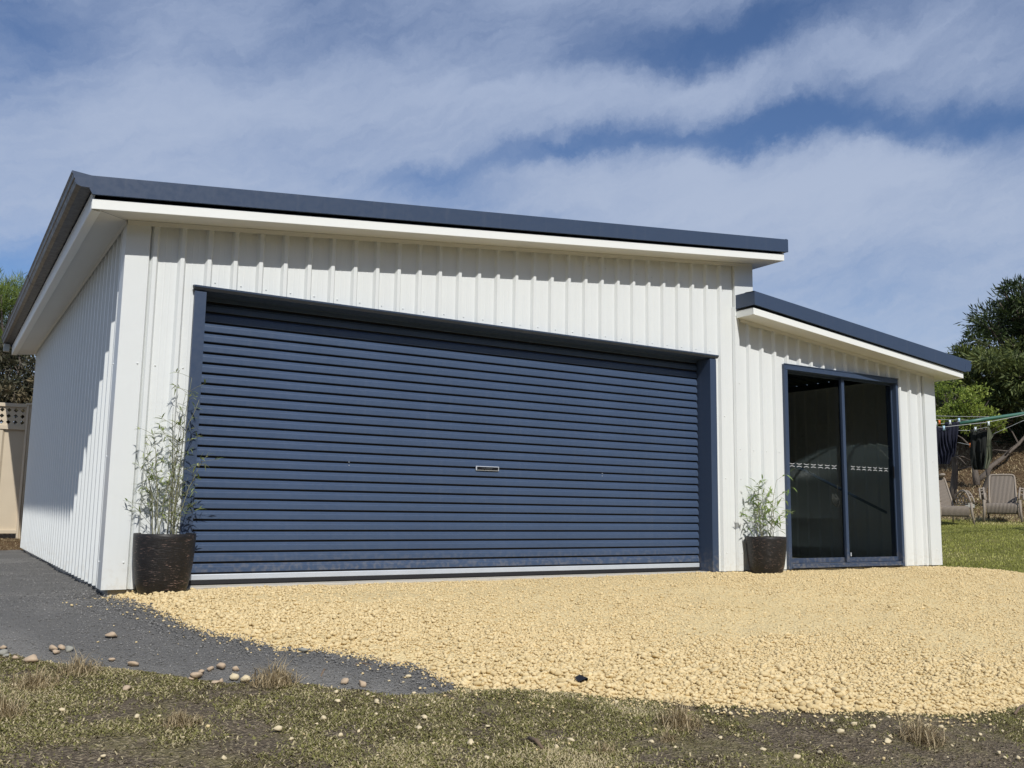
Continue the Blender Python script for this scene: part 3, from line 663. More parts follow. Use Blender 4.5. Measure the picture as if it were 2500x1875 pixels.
# lock plate
lc = hit(1189, 1144, 1, CY); lx, lz = lc[0], lc[2]
lk = MB().box(lx-.115, lx+.115, CY-.012, CY+.002, lz-.019, lz+.019).build('lock_plate', M['alu'], rd, bevel=.002)
MB().box(lx-.107, lx+.107, CY-.0145, CY-.0125, lz-.013, lz+.013).build('lock_face', M['black'], lk)
m = MB(); m.box(lx-.018, lx+.042, CY-.0175, CY-.015, lz-.008, lz+.008); m.build('lock_badge', M['chrome'], lk)
m = MB(); m.tube([(lx-.035, CY-.015, lz), (lx-.035, CY-.022, lz)], .007, 12); m.build('lock_barrel', M['chrome'], lk)
m = MB(); m.tube([(lx-.055, CY-.015, lz-.005), (lx-.055, CY-.018, lz-.005)], .003, 8); m.build('screw', M['chrome'], lk)
m = MB(); m.tube([(lx+.095, CY-.015, lz-.006), (lx+.095, CY-.018, lz-.006)], .003, 8); m.build('screw', M['chrome'], lk)
for a, b in ((852, 1128), (852, 1136), (1470, 1156), (1470, 1162)):
    m = MB(); q = hit(a, b, 1, CY); m.tube([(q[0], CY+.001, q[2]), (q[0], CY-.003, q[2])], .0035, 8); m.build('rivet', M['alu'], rd)
# jambs and head (navy flashing wrapping the opening)
m = MB(); f = -RH-.006
def jamb(m, xo, xi, d):
    pl = [(xo, -.001), (xo, f), (xi, f), (xi, CY+.02)]; t = .004*d
    pl2 = [(xi+t*0-t, CY+.02), (xi-t, f+.004), (xo+t, f+.004), (xo+t, -.001)]
    poly = pl+pl2; m.prism(poly, .0, 2.118, lambda a, b, tt: (a, b, tt))
jamb(m, .459, .541, 1); jl = m.build('jamb', M['navy'], rd)
m = MB(); jamb(m, 5.607, 5.525, -1); jr = m.build('jamb', M['navy'], rd)
m = MB()
hp = [(f-.022, 2.158), (f-.020, 2.146), (f-.002, 2.128), (CY+.03, 2.122), (CY+.03, 2.127), (f, 2.133), (f-.014, 2.146), (f-.014, 2.152), (-.002, 2.162), (-.002, 2.166)]
m = MB(); m.prism(hp, .447, 5.628, lambda a, b, tt: (tt, a, b)); m.build('head_flashing', M['navy'], rd)
# inner darkness above curtain: the roll drum behind
m = MB(); m.tube([(.5, .40, 2.25), (5.6, .40, 2.25)], .16, 20); m.build('drum', M['navy'], rd, True)

# sliding glass door
sd = bpy.data.objects.new('sliding_door', None); COL.objects.link(sd); sd.parent = shed; sd.empty_display_size = .1
m = MB(); f = -RH-.004
a0, a1, z1 = 6.603, 8.526, 2.168
m.box(a0, a0+.050, f, .11, .0, z1-.058); m.box(a1-.040, a1, f, .11, .0, z1-.058); m.box(a0, a1, f, .11, z1-.056, z1)
m.box(a0-.006, a1+.006, f-.006, f+.004, z1-.004, z1+.006)
m.box(a0+.051, a1-.041, f+.012, .10, .012, .052); m.box(a0+.051, a1-.041, f-.004, f+.010, .010, .030)
m.build('frame', M['navy'], sd, bevel=.002)
i0, i1 = a0+.050, a1-.040
mid = 7.60
def panel(x0, x1, y, wl=.014, wr=.014):
    p = bpy.data.objects.new('door_panel', None); COL.objects.link(p); p.parent = sd; p.empty_display_size = .1
    m = MB(); zt = z1-.057; zb = .056; w = .022
    m.box(x0, x0+wl, y, y+.026, zb, zt); m.box(x1-wr, x1, y, y+.026, zb, zt); m.box(x0+wl+.0005, x1-wr-.0005, y+.001, y+.025, zt-w, zt); m.box(x0+wl+.0005, x1-wr-.0005, y+.001, y+.025, zb, zb+.050)
    me = m.build('panel_frame', M['navy'], sd, bevel=.002); bpy.data.objects.remove(p)
    MB().box(x0+wl-.004, x1-wr+.004, y+.010, y+.015, zb+.046, zt-w+.004).build('pane', M['glass'], me)
    d = MB(); n = 7; zc = 1.098; xs0 = x0+max(wl, .03)+.065; xs1 = x1-max(wr, .03)-.07; st = (xs1-xs0)/n
    for i in range(n):
        a = xs0+st*i+.014; b = a+st-.034; yy = y+.0085
        for s in (1, -1):   # two strokes bowed towards each other, closed by a short bar at each end
            N = 6; top = []; bot = []
            for k in range(N+1):
                u = k/N; c = zc+s*(.019-.009*math.sin(u*math.pi)); top.append((a+(b-a)*u, yy, c+.0026)); bot.append((a+(b-a)*u, yy, c-.0026))
            vs = top+bot; d.add(vs, [(k, k+1, N+2+k, N+1+k) for k in range(N)])
        d.build('safety_marker', M['decal'], me); d = MB()
    return me
p1 = panel(i0+.001, mid+.060, .062, .012, .050); p2 = panel(mid-.008, i1-.001, .024, .045, .014)
m = MB(); m.box(i1-.045, i1-.030, .008, .023, 1.0, 1.14); m.build('handle', M['black'], sd)
m = MB(); m.box(mid+.045, mid+.058, .016, .0235, .12, .16); m.build('latch', M['alu'], sd)

# inside the side bay, seen through the glass
m = clad(6.35, 9.1, [6.4+PT*i for i in range(15)], [], 0, lambda u: 2.2, lambda u, h, z: (u, 3.9-h, z)); m.build('inner_wall', M['wall'], shed)
m = MB(); m.tube([hit(1935, 1135, 1, .62), hit(2185, 1262, 1, .70)], .018, 8); m.build('brace', M['navy'], shed)
m = MB(); m.box(6.15, 9.15, 3.80, 3.86, 1.02, 1.08); m.box(6.15, 9.15, 3.80, 3.86, .42, .48); m.box(6.15, 9.15, 3.80, 3.86, .30, .34); m.build('wall_girt', M['pipe'], shed)
TX, TY = 13.7, -4.4; TZ = float(G(TX, TY))
tk = thing('water_tank', (TX, TY, TZ), 'pale round water tank with domed ribbed top, mirrored in the glass door', 'water tank')
m = MB(); m.lathe([(0, 0), (1.5, 0), (1.5, .3), (1.515, .32), (1.5, .34), (1.5, .8), (1.515, .82), (1.5, .84), (1.5, 1.45), (1.49, 1.52), (1.38, 1.66), (1.1, 1.88), (.7, 2.08), (.3, 2.18), (0, 2.2)], (TX, TY, TZ), 64); m.build('tank_body', M['tank'], tk, True)
for k in range(10):
    m = MB(); a = k*math.pi/5+.2; m.tube([(TX+q*math.cos(a), TY+q*math.sin(a), TZ+z+.012) for q, z in ((.3,2.18),(.7,2.08),(1.1,1.88),(1.38,1.66),(1.5,1.5))], .022, 6); m.build('tank_rib', M['tank'], tk, True)
m = MB(); m.tube([(TX-.2, TY+1.62, TZ), (TX-.2, TY+1.62, TZ+1.8), (TX-.2, TY+1.45, TZ+2.05), (TX-.15, TY+1.0, TZ+2.1)], .05, 8); m.build('tank_pipe', M['pipe'], tk, True)
q = hit(2045, 1205, 1, .62)
o = None; m = MB()
for k in range(5):
    m.tube([(q[0]+.014*k*math.cos(a)+.004*k, q[1]+.02*math.sin(a)+.012*k, q[2]-.08+.018*k*math.sin(a)) for a in np.linspace(0, 2*math.pi, 20)], .011, 6)
m.tube([(q[0], q[1], q[2]), (q[0], q[1], q[2]+.11)], .006, 6)
o = m.build('rope_coil', M['rope'], None, True); tag(o, 'coil of pale rope hanging on the brace behind the glass door', 'rope')
q = hit(2160, 1352, 2, .0)
o = MB().box(q[0]-.14, q[0]+.14, q[1], q[1]+.26, .0, .30).build('cardboard_box', M['card'], None, bevel=.004); tag(o, 'tan cardboard box on the floor just inside the glass door', 'box')

# ---------------------------------------------------------------- potted bamboos
def pot_and_bamboo(px, py, R0, Ht, label, seed, stems, hmax, spread, leaf, nleaf, matl='bamboo'):
    P = hit(px, py, 2, -.012); P = R_([P[0], P[1], padz(R_([P[0]]), R_([P[1]]))[0]-.012]); print('pot', P)
    t0 = thing('potted_bamboo', P, label, 'potted plant', 'potted bamboos either side of the doors')
    prof = [(0, .0), (.68, .0), (.735, .02), (.80, .09), (.88, .24), (.94, .45), (.98, .68), (1., .92), (1.0, .99), (.985, 1.0), (.93, 1.0), (.915, .97), (.91, .86)]
    m = MB(); m.lathe([(a*R0, b*Ht) for a, b in prof], P, 56); pt = m.build('pot', M['pot'], t0, True)
    rg = random.Random(seed); m = MB(); n = 24
    ring = [(P[0]+.9*R0*math.cos(2*math.pi*k/n), P[1]+.9*R0*math.sin(2*math.pi*k/n), P[2]+Ht*.90+rg.uniform(-.006, .006)) for k in range(n)]
    m.add(ring+[(P[0], P[1], P[2]+Ht*.93)], [(k, (k+1) % n, n) for k in range(n)]); m.build('soil', M['soil'], t0)
    LV = []; LF = []; LA = []; b = 0
    def leaf_at(p, d, L, w, v):
        nonlocal b
        d = d.normalized(); s = d.cross(Vector((rg.uniform(-.5,.5), rg.uniform(-.5,.5), 1))); s = s.normalized() if s.length > 1e-3 else Vector((1,0,0)); nn = s.cross(d)
        dr = Vector((0, 0, -1)); q1 = p+d*L*.28; q2 = p+d*L*.62+dr*L*.07; q3 = p+d*L+dr*L*.22
        for vv in (p, q1-s*w+nn*w*.25, q1+s*w+nn*w*.25, q1, q2-s*w*.75+nn*w*.2, q2+s*w*.75+nn*w*.2, q2, q3): LV.append(tuple(vv)); LA.append(v)
        LF.extend([(b,b+1,b+3),(b,b+3,b+2),(b+1,b+4,b+6),(b+1,b+6,b+3),(b+3,b+6,b+5),(b+3,b+5,b+2),(b+4,b+7,b+6),(b+6,b+7,b+5)]); b += 8
    SV = MB()
    for k in range(stems):
        a = rg.uniform(0, 6.28); r0 = R0*.45*math.sqrt(rg.random()); base = Vector((P[0]+r0*math.cos(a), P[1]+r0*math.sin(a), P[2]+Ht*.9))
        h = hmax*(1 if k == 0 else rg.uniform(.35, .97)); a2 = rg.uniform(0, 6.28); ln = Vector((math.cos(a2)*.8+.22, math.sin(a2)*.6-.1, 0))*spread*rg.uniform(.15, 1)*h
        N = 12; L = [base+Vector((0, 0, h*i/N))+ln*(i/N)**1.7+Vector((rg.uniform(-.006,.006), rg.uniform(-.006,.006), 0)) for i in range(N+1)]
        SV.tube(L, [.0033*(1-.75*i/N)+.0006 for i in range(N+1)], 5)
        for i in range(2, N+1):
            for rep in range(2 if rg.random() < nleaf else 1):
                if rg.random() > .5+nleaf*.42: continue
                az = rg.uniform(0, 6.28); bl = rg.uniform(.05, .24)*(1.15-.5*i/N)*(1.35 if leaf > .08 else 1); bd = Vector((math.cos(az), math.sin(az), rg.uniform(.15, 1.1))).normalized(); tip = L[i]+bd*bl
                SV.tube([L[i], L[i]+bd*bl*.5+Vector((0,0,.004)), tip], [.0014,.0011,.0008], 4)
                for q in range(rg.choice((2, 3, 3, 4))):
                    d = (bd*.7+Vector((rg.uniform(-1,1), rg.uniform(-1,1), rg.uniform(-.8,.75)))); leaf_at(tip-bd*bl*rg.uniform(0, .3), d, leaf*rg.uniform(.55, 1.15), leaf*rg.uniform(.055, .095), min(1, max(0, rg.gauss(.5, .25))))
                if rg.random() < .5:
                    d = (bd+Vector((rg.uniform(-.7,.7), rg.uniform(-.7,.7), rg.uniform(-.4,.5)))); leaf_at(L[i]+bd*bl*.5, d, leaf*rg.uniform(.5, .9), leaf*.075, min(1, max(0, rg.gauss(.4, .25))))
    SV.build('stems', M['cane'], t0, True)
    npmesh('foliage', R_(LV), R_(LF), M[matl], t0, False, {'v': R_(LA)})
M['bamboo2'] = leafmat('bamboo_leaf_fresh', (.12,.20,.05), (.25,.36,.09), (.42,.50,.20))
pot_and_bamboo(394, 1444, .203, .405, 'tall sparse bamboo in large scratched black pot left of the roller door', 19, 12, 1.12, .25, .066, .50)
pot_and_bamboo(1872, 1398, .198, .375, 'short leafy green bamboo in smaller black pot beside the glass door', 23, 8, .60, .36, .115, .36, 'bamboo2')

# ---------------------------------------------------------------- cream fence, back left
fz = hit(30, 1299, 1, 7.75); FY = 7.75; FB = float(fz[2])-.02; FT = float(hit(30, 984, 1, FY)[2]); px1 = float(hit(67, 1100, 1, FY)[0])
fen = thing('fence', (px1, FY, FB), 'cream steel panel fence with diamond lattice top behind the garage', 'fence')
for pc in (px1, px1-2.4, px1+2.4):
    m = MB(); w = .055
    m.prism([(pc-w, -.03), (pc-w*.6, -.045), (pc-w*.3, -.03), (pc-.1*w, -.045), (pc+.2*w, -.03), (pc+.6*w, -.045), (pc+w, -.03), (pc+w, .03), (pc-w, .03)], FB-.1, FT-.02, lambda a, b, t: (a, FY+b, t)); m.build('post', M['cream'], fen)
    MB().box(pc-w-.008, pc+w+.008, FY-.052, FY+.038, FT-.022, FT+.010).build('post_cap', M['cream'], fen, bevel=.006)
LT = FT-.37
for xa, xb in ((px1-2.345, px1-.055), (px1-4.745, px1-2.455), (px1+.055, px1+2.345)):
    m = MB(); us = [xa]; hs = [0.]; u = xa+.10
    while u < xb-.15:
        for du, h in ((0, 0), (.028, .028), (.10, .028), (.128, 0)): us.append(u+du); hs.append(h)
        u += .26
    us.append(xb); hs.append(0)
    for a, b, ha, hb in zip(us[:-1], us[1:], hs[:-1], hs[1:]): m.add([(a, FY-ha+.012, FB+.03), (b, FY-hb+.012, FB+.03), (b, FY-hb+.012, LT), (a, FY-ha+.012, LT)], [(0,1,2,3)])
    m.build('panel', M['cream'], fen)
    m = MB(); m.box(xa, xb, FY-.03, FY+.03, LT, LT+.06); m.box(xa, xb, FY-.032, FY+.03, FT-.055, FT-.005); m.box(xa, xb, FY-.03, FY+.02, FB, FB+.05); m.build('rail', M['cream'], fen, bevel=.004)
    m = MB(); c = .083; z0 = LT+.062; z1_ = FT-.057; nz_ = 3; cz = (z1_-z0)/nz_; nxx = int((xb-xa)/c); cx0 = (xb-xa)/nxx
    for i in range(nxx):
        for j in range(nz_):
            for sh in (0,):
                x0 = xa+i*cx0; zz = z0+j*cz; off = .0; a = .36
                cxm, czm = x0+cx0/2, zz+cz/2
                cor = [(x0, zz), (x0+cx0, zz), (x0+cx0, zz+cz), (x0, zz+cz)]; dm = [(cxm, czm-cz*a), (cxm+cx0*a, czm), (cxm, czm+cz*a), (cxm-cx0*a, czm)]
                if (i+j) % 2 and j != 1 and False: continue
                vs = [(x, FY-.004, z) for x, z in cor+dm]+[(x, FY+.004, z) for x, z in cor+dm]
                fs = []
                for k in range(4):
                    k2 = (k+1) % 4
                    for o_ in (0, 8): fs.append((o_+k, o_+k2, o_+4+k)); fs.append((o_+k2, o_+4+k2, o_+4+k))
                    fs.append((4+k, 4+k2, 12+k2, 12+k))
                m.add(vs, fs)
    m.build('lattice', M['cream'], fen)

# ---------------------------------------------------------------- trees
def spray_cloud(clumps, per, L, W, seed, droop=.0, outw=.8, shell=.55):
    """clumps: (centre, radii, v). leaf sprays through each clump's volume, denser toward its skin"""
    rg = np.random.default_rng(seed); Vs = []; A = []
    for c, r, v in clumps:
        c = R_(c, dtype=float); r = R_(r, dtype=float)*np.ones(3); n = int(per*(r.prod()**(1/3))**2)
        d = rg.normal(size=(n, 3)); d /= np.linalg.norm(d, axis=1, keepdims=True)
        rad = rg.uniform(shell, 1, n)**.7*(1+.25*rg.normal(size=n)*.5); P = c+d*r*rad[:, None]
        dr = d*outw+rg.normal(size=(n, 3))*.55; dr[:, 2] += .25-droop; dr /= np.linalg.norm(dr, axis=1, keepdims=True)
        sd_ = np.cross(dr, rg.normal(size=(n, 3))); sd_ /= np.linalg.norm(sd_, axis=1, keepdims=True)
        l = L*rg.uniform(.5, 1.4, n)[:, None]; w = W*rg.uniform(.6, 1.3, n)[:, None]
        q = np.stack([P-dr*l*.5, P+sd_*w*.5-dr*l*.05, P+dr*l*.5, P-sd_*w*.5+dr*l*.05], 1); Vs.append(q.reshape(-1, 3))
        A.append(np.repeat(np.clip(v+rg.normal(0, .18, n), 0, 1), 4))
    V = np.concatenate(Vs); n = len(V)//4; F = np.arange(n*4).reshape(n, 4); return V, F, np.concatenate(A)
def branchy(m, p0, p1, r0, seed, n=7, kids=0, kl=1.):
    rg = random.Random(seed); p0 = Vector(p0); p1 = Vector(p1); L = []
    for i in range(n+1):
        u = i/n; L.append(p0.lerp(p1, u)+Vector((rg.uniform(-1,1), rg.uniform(-1,1), rg.uniform(-.4,.6)))*.05*(p1-p0).length*math.sin(u*math.pi))
    m.tube(L, [r0*(1-.75*i/n) for i in range(n+1)], 8)
    for k in range(kids):
        i = rg.randint(2, n-1); d = Vector((rg.uniform(-1,1), rg.uniform(-1,1), rg.uniform(-.2,.9))).normalized()*kl*rg.uniform(.5, 1)
        m.tube([L[i], L[i]+d*.5+Vector((0,0,.05*kl)), L[i]+d], [r0*.35, r0*.22, r0*.06], 6)
    return L
def crown(center, R, nc, rc, seed, vr=(.1, .7), squash=1.):
    rg = random.Random(seed); out = []
    for k in range(nc):
        while True:
            d = Vector((rg.uniform(-1,1), rg.uniform(-1,1), rg.uniform(-1,1)))
            if .35 < d.length < 1: break
        c = [center[i]+d[i]*R[i] for i in range(3)]; r = rc*rg.uniform(.55, 1.25); out.append((c, (r, r, r*squash*rg.uniform(.7, 1.1)), rg.uniform(*vr)))
    return out
def tree(name, label, cat, base, trunks, clumps, mt, per, L, W, seed, group=None, fill=True, **kw):
    t0 = thing(name, tuple(base), label, cat, group); m = MB()
    for tr in trunks: branchy(m, *tr)
    rg = random.Random(seed)
    for c, r, v in clumps[::2]:
        b = Vector(trunks[0][1]).lerp(Vector(trunks[0][0]), rg.uniform(.0, .5)); branchy(m, b, c, trunks[0][2]*.28, rg.randint(0, 9999), 5, 2, .5)
    m.build('trunk', M['bark'], t0, True)
    V, F, A = spray_cloud(clumps, per, L, W, seed, **kw); npmesh('crown', V, F, M[mt], t0, False, {'v': A}); print(name, len(F))
def gz(p, dz=0): return (p[0], p[1], float(G(p[0], p[1]))+dz)
# dark cypress, right edge
c0 = at(2520, 1100, 27); cb = gz(c0)
cl = crown(at(2590, 900, 27), (2.4, 2.2, 2.7), 52, .85, 3, (.02, .55), .75)
cl += crown(at(2510, 810, 27), (.6, 1.2, 1.2), 18, .45, 4, (.0, .4), .6)+crown(at(2425, 910, 26), (1.1, 1.2, .95), 26, .48, 5, (.45, 1.), .7)  # last crown's high v paints sunlit clumps into the leaf colour
cl += crown(at(2400, 990, 26.5), (.9, 1.2, .8), 16, .45, 8, (.05, .5), .7)
cl += [(at(a, b, 26.6), (rr, rr, rr*.5), v) for a, b, rr, v in [(2350,860,.30,.5),(2375,812,.28,.35),(2395,790,.2,.3),(2465,700,.30,.2),(2475,735,.30,.2),(2455,765,.26,.3),(2490,690,.35,.15),(2350,850,.22,.4),(2342,868,.2,.4),(2385,830,.35,.5),(2415,800,.3,.3),(2430,820,.35,.4),(2340,845,.16,.4),(2352,835,.16,.4),(2366,822,.16,.4),(2384,778,.16,.3),(2405,775,.18,.3),(2440,760,.2,.2),(2452,712,.18,.2),(2460,688,.16,.2),(2440,740,.16,.2),(2330,872,.14,.4),(2360,885,.3,.5),(2380,900,.45,.7),(2365,930,.3,.4)]]
tree('cypress_tree', 'tall dark cypress rising at the right edge above the clothesline', 'tree', cb, [(Vector(cb)-Vector((0,0,.3)), tuple(at(2560, 860, 27)), .30, 5, 8, 4, 1.5), (Vector(gz(at(2385,1150,25))), tuple(at(2530, 1035, 26)), .08, 6, 8, 6, 1.0), (Vector(gz(at(2385,1180,24.5))), tuple(at(2378, 1000, 25.5)), .09, 7, 8, 5, 1.2)], cl, 'cypress', 1500, .23, .040, 31, droop=.1, outw=1.6)
# sprigs reaching out of the outline
# lighter bushes under it
p = at(2315, 1085, 24); b1 = gz(p)
tree('green_bush', 'light green bushy shrub beside the garage corner behind the clothesline', 'shrub', b1, [(b1, tuple(at(2315, 1000, 24)), .10, 9, 6, 4, .8)], crown(at(2300, 985, 24), (.75, .9, .62), 22, .30, 12, (.3, 1.), .8)+crown(at(2340, 975, 24), (.4, .7, .42), 10, .24, 13, (.3, 1.), .8)+crown(at(2290, 1040, 24), (.6, .8, .4), 12, .25, 14, (.1, .8), .8), 'bush', 3300, .085, .035, 41, group='light green shrubs behind the clothesline')
p = at(2400, 1110, 23); b2 = gz(p)
tree('green_bush', 'yellow green round shrub behind the green clothesline arm', 'shrub', b2, [(b2, tuple(at(2405, 1030, 23)), .07, 10, 6, 4, .6)], crown(at(2405, 1030, 23), (.42, .5, .34), 16, .22, 15, (.5, 1.), .8), 'bush', 3300, .08, .032, 42, group='light green shrubs behind the clothesline')
# deep shade foliage behind on the bank
p = at(2420, 1060, 31); b3 = gz(p)
tree('dark_shrub', 'dark dense scrub filling the bank behind the cypress trunk', 'shrub', b3, [(b3, tuple(at(2420, 1000, 31)), .12, 11, 6, 4, 1.)], crown(at(2440, 1010, 31), (3.4, 2.0, 1.6), 46, .8, 16, (.0, .5), .8)+crown(at(2330, 1010, 30), (1.4, 1.4, 1.5), 18, .6, 17, (.0, .5), .8), 'cypress', 1100, .20, .07, 43)
# left: needle tree and dark scrub behind the fence
p = at(10, 900, 18.5); b4 = gz(p)
cl = crown(at(0, 790, 18.5), (.62, .8, .85), 26, .30, 18, (.35, 1.), 1.)+crown(at(-60, 780, 18.8), (1.0, 1., 1.1), 26, .4, 19, (.3, .9), 1.)+[(at(a, b, 18.3), (.16, .16, .22), .8) for a, b in ((20,700),(45,690),(60,715),(10,720),(40,740),(68,735))]
tree('needle_tree', 'bright green fine needled tree showing left of the gutter', 'tree', b4, [(b4, tuple(at(-5, 800, 18.5)), .14, 12, 8, 5, 1.)], cl, 'needle', 4200, .22, .012, 51, outw=.7, droop=-.5)
p = at(60, 980, 16.6); b5 = gz(p)
cl = crown(at(40, 1010, 16.4), (1.2, .5, .45), 24, .28, 25, (.0, .5), .8)+crown(at(50, 925, 16.6), (1.0, .7, .55), 26, .30, 20, (.0, .55), .8)+crown(at(15, 870, 16.8), (.5, .6, .3), 12, .25, 22, (.1, .7), .8)+crown(at(60, 960, 16.2), (.7, .4, .3), 10, .25, 24, (.4, 1.), .8)
tree('dark_shrub', 'dark twiggy shrub with brown stems above the cream fence', 'shrub', b5, [(b5, tuple(at(70, 930, 16.5)), .07, 13, 7, 9, .7), (b5, tuple(at(20, 940, 16.3)), .06, 14, 7, 9, .7), (b5, tuple(at(95, 955, 16.3)), .05, 15, 7, 9, .6)], cl, 'scrub', 2600, .12, .03, 52)
# tall hedge at the far side of the yard behind the viewer: what the glass mirrors
cl = []
for i in range(26): cl += crown((-16+i*3.0+random.uniform(-.8,.8), -21+random.uniform(-1,1), 3.8+random.uniform(-.3,1.)), (1.9, 1.2, 4.6), 18, 1.5, 200+i, (0, .5), 1.)
V, F, A = spray_cloud(cl, 260, .55, .30, 77); tag(npmesh('hedge', V, F, M['cypress'], None, False, {'v': A}), 'tall dark hedge across the yard, mirrored in the glass door', 'hedge', kind='stuff')
# rock under the cypress
def boulder(px, py, d, r, label, sd):
    V, F = rocks(np.zeros((1,3)), R_([r]), ico(3), .6, .05, sd); P = at(px, py, d); me = bpy.data.meshes.new('boulder'); me.from_pydata(V.tolist(), [], F.tolist()); me.update()
    o = link('boulder', me, M['greyrock'], None, True); o.location = gz(P, r*.25); tag(o, label, 'rock')
boulder(2362, 1168, 23.0, .20, 'grey boulder under the trees between the two wicker chairs', 1)

# ---------------------------------------------------------------- wicker chairs
def wicker_chair(loc, rz, label):
    c = thing('wicker_chair', loc, label, 'chair', 'weathered wicker armchairs on the lawn'); c['local'] = 1; c.rotation_euler = (0, 0, rz); c.scale = (.93, .98, 1.04)
    # chair faces local -y. width 0.66
    def back_pt(u, v):     # u -1..1 , v 0..1
        z = .36+v*.62; y = .20+v*.34+.02*(u*u); return Vector((u*(.285-.02*v), y, z))
    m = MB(); N, K = 14, 16; rc = .22
    def uw(v): return 1. if v < .84 else math.sqrt(max(0, 1-((v-.84)/.16)**2*.28))
    for th_ in (0, .03):
        b = len(m.v)
        for j in range(K+1):
            for i in range(N+1):
                v = j/K; u = (-1+2*i/N)*uw(v); p = back_pt(u, v); m.v.append((p.x, p.y+th_, p.z))
        for j in range(K):
            for i in range(N): q = b+j*(N+1)+i; m.f.append((q, q+1, q+N+2, q+N+1))
    m.build('backrest', M['wicker'], c, True)
    m = MB()   # seat with rolled front
    prof = [(.24, .37), (.10, .345), (-.10, .35), (-.26, .375), (-.35, .37), (-.395, .34), (-.405, .29), (-.40, .23), (-.38, .18)]
    for th_ in (0, .025):
        b = len(m.v)
        for y, z in prof:
            for i in range(11): m.v.append((-.32+.064*i, y+(th_ if z < .35 else 0), z-th_))
        for j in range(len(prof)-1):
            for i in range(10): q = b+j*11+i; m.f.append((q, q+1, q+12, q+11))
    m.build('seat', M['wicker'], c, True)
    m = MB(); L = [back_pt(-1, v) for v in np.linspace(0, .84, 8)]+[back_pt(u, v) for u, v in [(-.99,.92),(-.95,.965),(-.87,.99),(-.7,1.),(0,1.005),(.7,1.),(.87,.99),(.95,.965),(.99,.92)]]+[back_pt(1, v) for v in np.linspace(.84, 0, 8)]
    m.tube(L, .023, 8); m.build('back_rim', M['cane_rim'], c, True)
    for s in (-1, 1):
        m = MB(); arc = [Vector((s*(.345+.03*math.sin(u*3.14)), .30-.72*u, .36+.33*math.sin(math.pi*min(1, u*.86+.09))**.7)) for u in np.linspace(0, 1, 16)]
        arc2 = [p+Vector((s*.085, 0, -.012)) for p in arc]; m.tube(arc, .020, 7); m.tube(arc2, .018, 7)
        for p, q in zip(arc[1:-1:2], arc2[1:-1:2]): m.tube([p, q], .013, 6)
        rail = [(s*.335, .27, .40), (s*.335, -.33, .40)]; m.tube(rail, .011, 6)
        for k in range(4):
            y = .17-.14*k; zc = .51-.012*(k-1.2)**2; rr = .070 if k in (1, 2) else .055
            m.tube([(s*.34, y+rr*math.cos(a), zc+(rr*1.1)*math.sin(a)) for a in np.linspace(0, 2*math.pi, 15)], .0105, 6)
        m.build('armrest', M['cane_rim'], c, True)
        m = MB(); m.tube([(s*.36, -.40, .44), (s*.365, -.42, .22), (s*.385, -.45, 0)], [.032, .030, .024], 8); m.tube([(s*.31, -.33, .16), (s*.20, -.33, .27)], .012, 6); m.build('leg', M['cane_rim'], c, True)
        m = MB(); m.tube([(s*.30, .24, .38), (s*.31, .30, .2), (s*.33, .36, 0)], [.024, .022, .018], 8); m.build('leg', M['cane_rim'], c, True)
    m = MB(); m.tube([(-.32, -.30, .30), (.32, -.30, .30)], .014, 7); m.tube([(-.31, .26, .30), (.31, .26, .30)], .014, 7); m.tube([(-.31, .26, .30), (-.32, -.30, .30)], .014, 7); m.tube([(.31, .26, .30), (.32, -.30, .30)], .014, 7); m.build('seat_frame', M['cane_rim'], c, True)
    return c
def gnd(px, py, d):
    P = at(px, py, d); return (P[0], P[1], float(G(P[0], P[1])))
q1, q2 = gnd(2311, 1255, 19.8), gnd(2449, 1255, 20.0)
print('chairs', q1, q2)
vdir = math.atan2(ray(2380, 1200)[1], ray(2380, 1200)[0])     # chairs look back at the yard
wicker_chair(q1, vdir-math.pi/2-.42+.9, 'weathered wicker armchair half hidden by the garage corner')
wicker_chair(q2, vdir-math.pi/2-.05, 'weathered wicker armchair facing the yard at the right edge, fully visible back')
ca = Vector(q1); P = at(2297, 1161, 20.4); 
V, F = rocks(np.zeros((1,3)), R_([.11]), ICO2, .35, .12, 9); me = bpy.data.meshes.new('straw_hat'); me.from_pydata(V.tolist(), [], F.tolist()); me.update(); o = link('straw_hat', me, M['cane_rim'], None, True); o.location = P; tag(o, 'crumpled pale hat resting on top of the left wicker chair back', 'hat')

# ---------------------------------------------------------------- rotary clothesline
D = 15.2
cln = thing('clothesline', gnd(2760, 1300, D+.6), 'rotary clothesline with green folding arm and thin grey wires', 'clothesline')
hub = at(2760, 950, D+.6); m = MB(); b = cln.location
m.tube([(b.x, b.y, b.z-.1), (b.x, b.y, hub[2]+.1)], .03, 10); m.build('pole', M['green'], cln, True)
def wire(m, pts, r=.0045, sag=.0):
    L = []; pts = [Vector(p) for p in pts]
    for a, c in zip(pts[:-1], pts[1:]):
        for i in range(8): u = i/8; L.append(a.lerp(c, u)+Vector((0,0,-sag*4*u*(1-u))))
    L.append(pts[-1]); m.tube(L, r, 5)
m = MB(); m.tube([at(2342, 1034, D), at(2400, 1024, D+.05), at(2480, 1013, D+.15), at(2560, 1000, D+.3), hub], [.030, .030, .032, .034, .036], 8); ar = m.build('arm', M['green'], cln, True)
for k, tgt in enumerate((at(2900, 985, D-1.6), at(2950, 930, D+2.2))): m = MB(); m.tube([hub, tgt], .032, 8); m.build('arm', M['green'], cln, True)
m = MB()
wire(m, [at(2180, 1011, D+1.2), at(2430, 1018, D+.6)], .004, .01)
wire(m, [at(2180, 1022, D+.8), at(2370, 1026, D+.3), at(2480, 1010, D+.4)], .004)
wire(m, [at(2180, 1040, D-.2), at(2277, 1036, D), at(2345, 1029, D)], .004, .005)
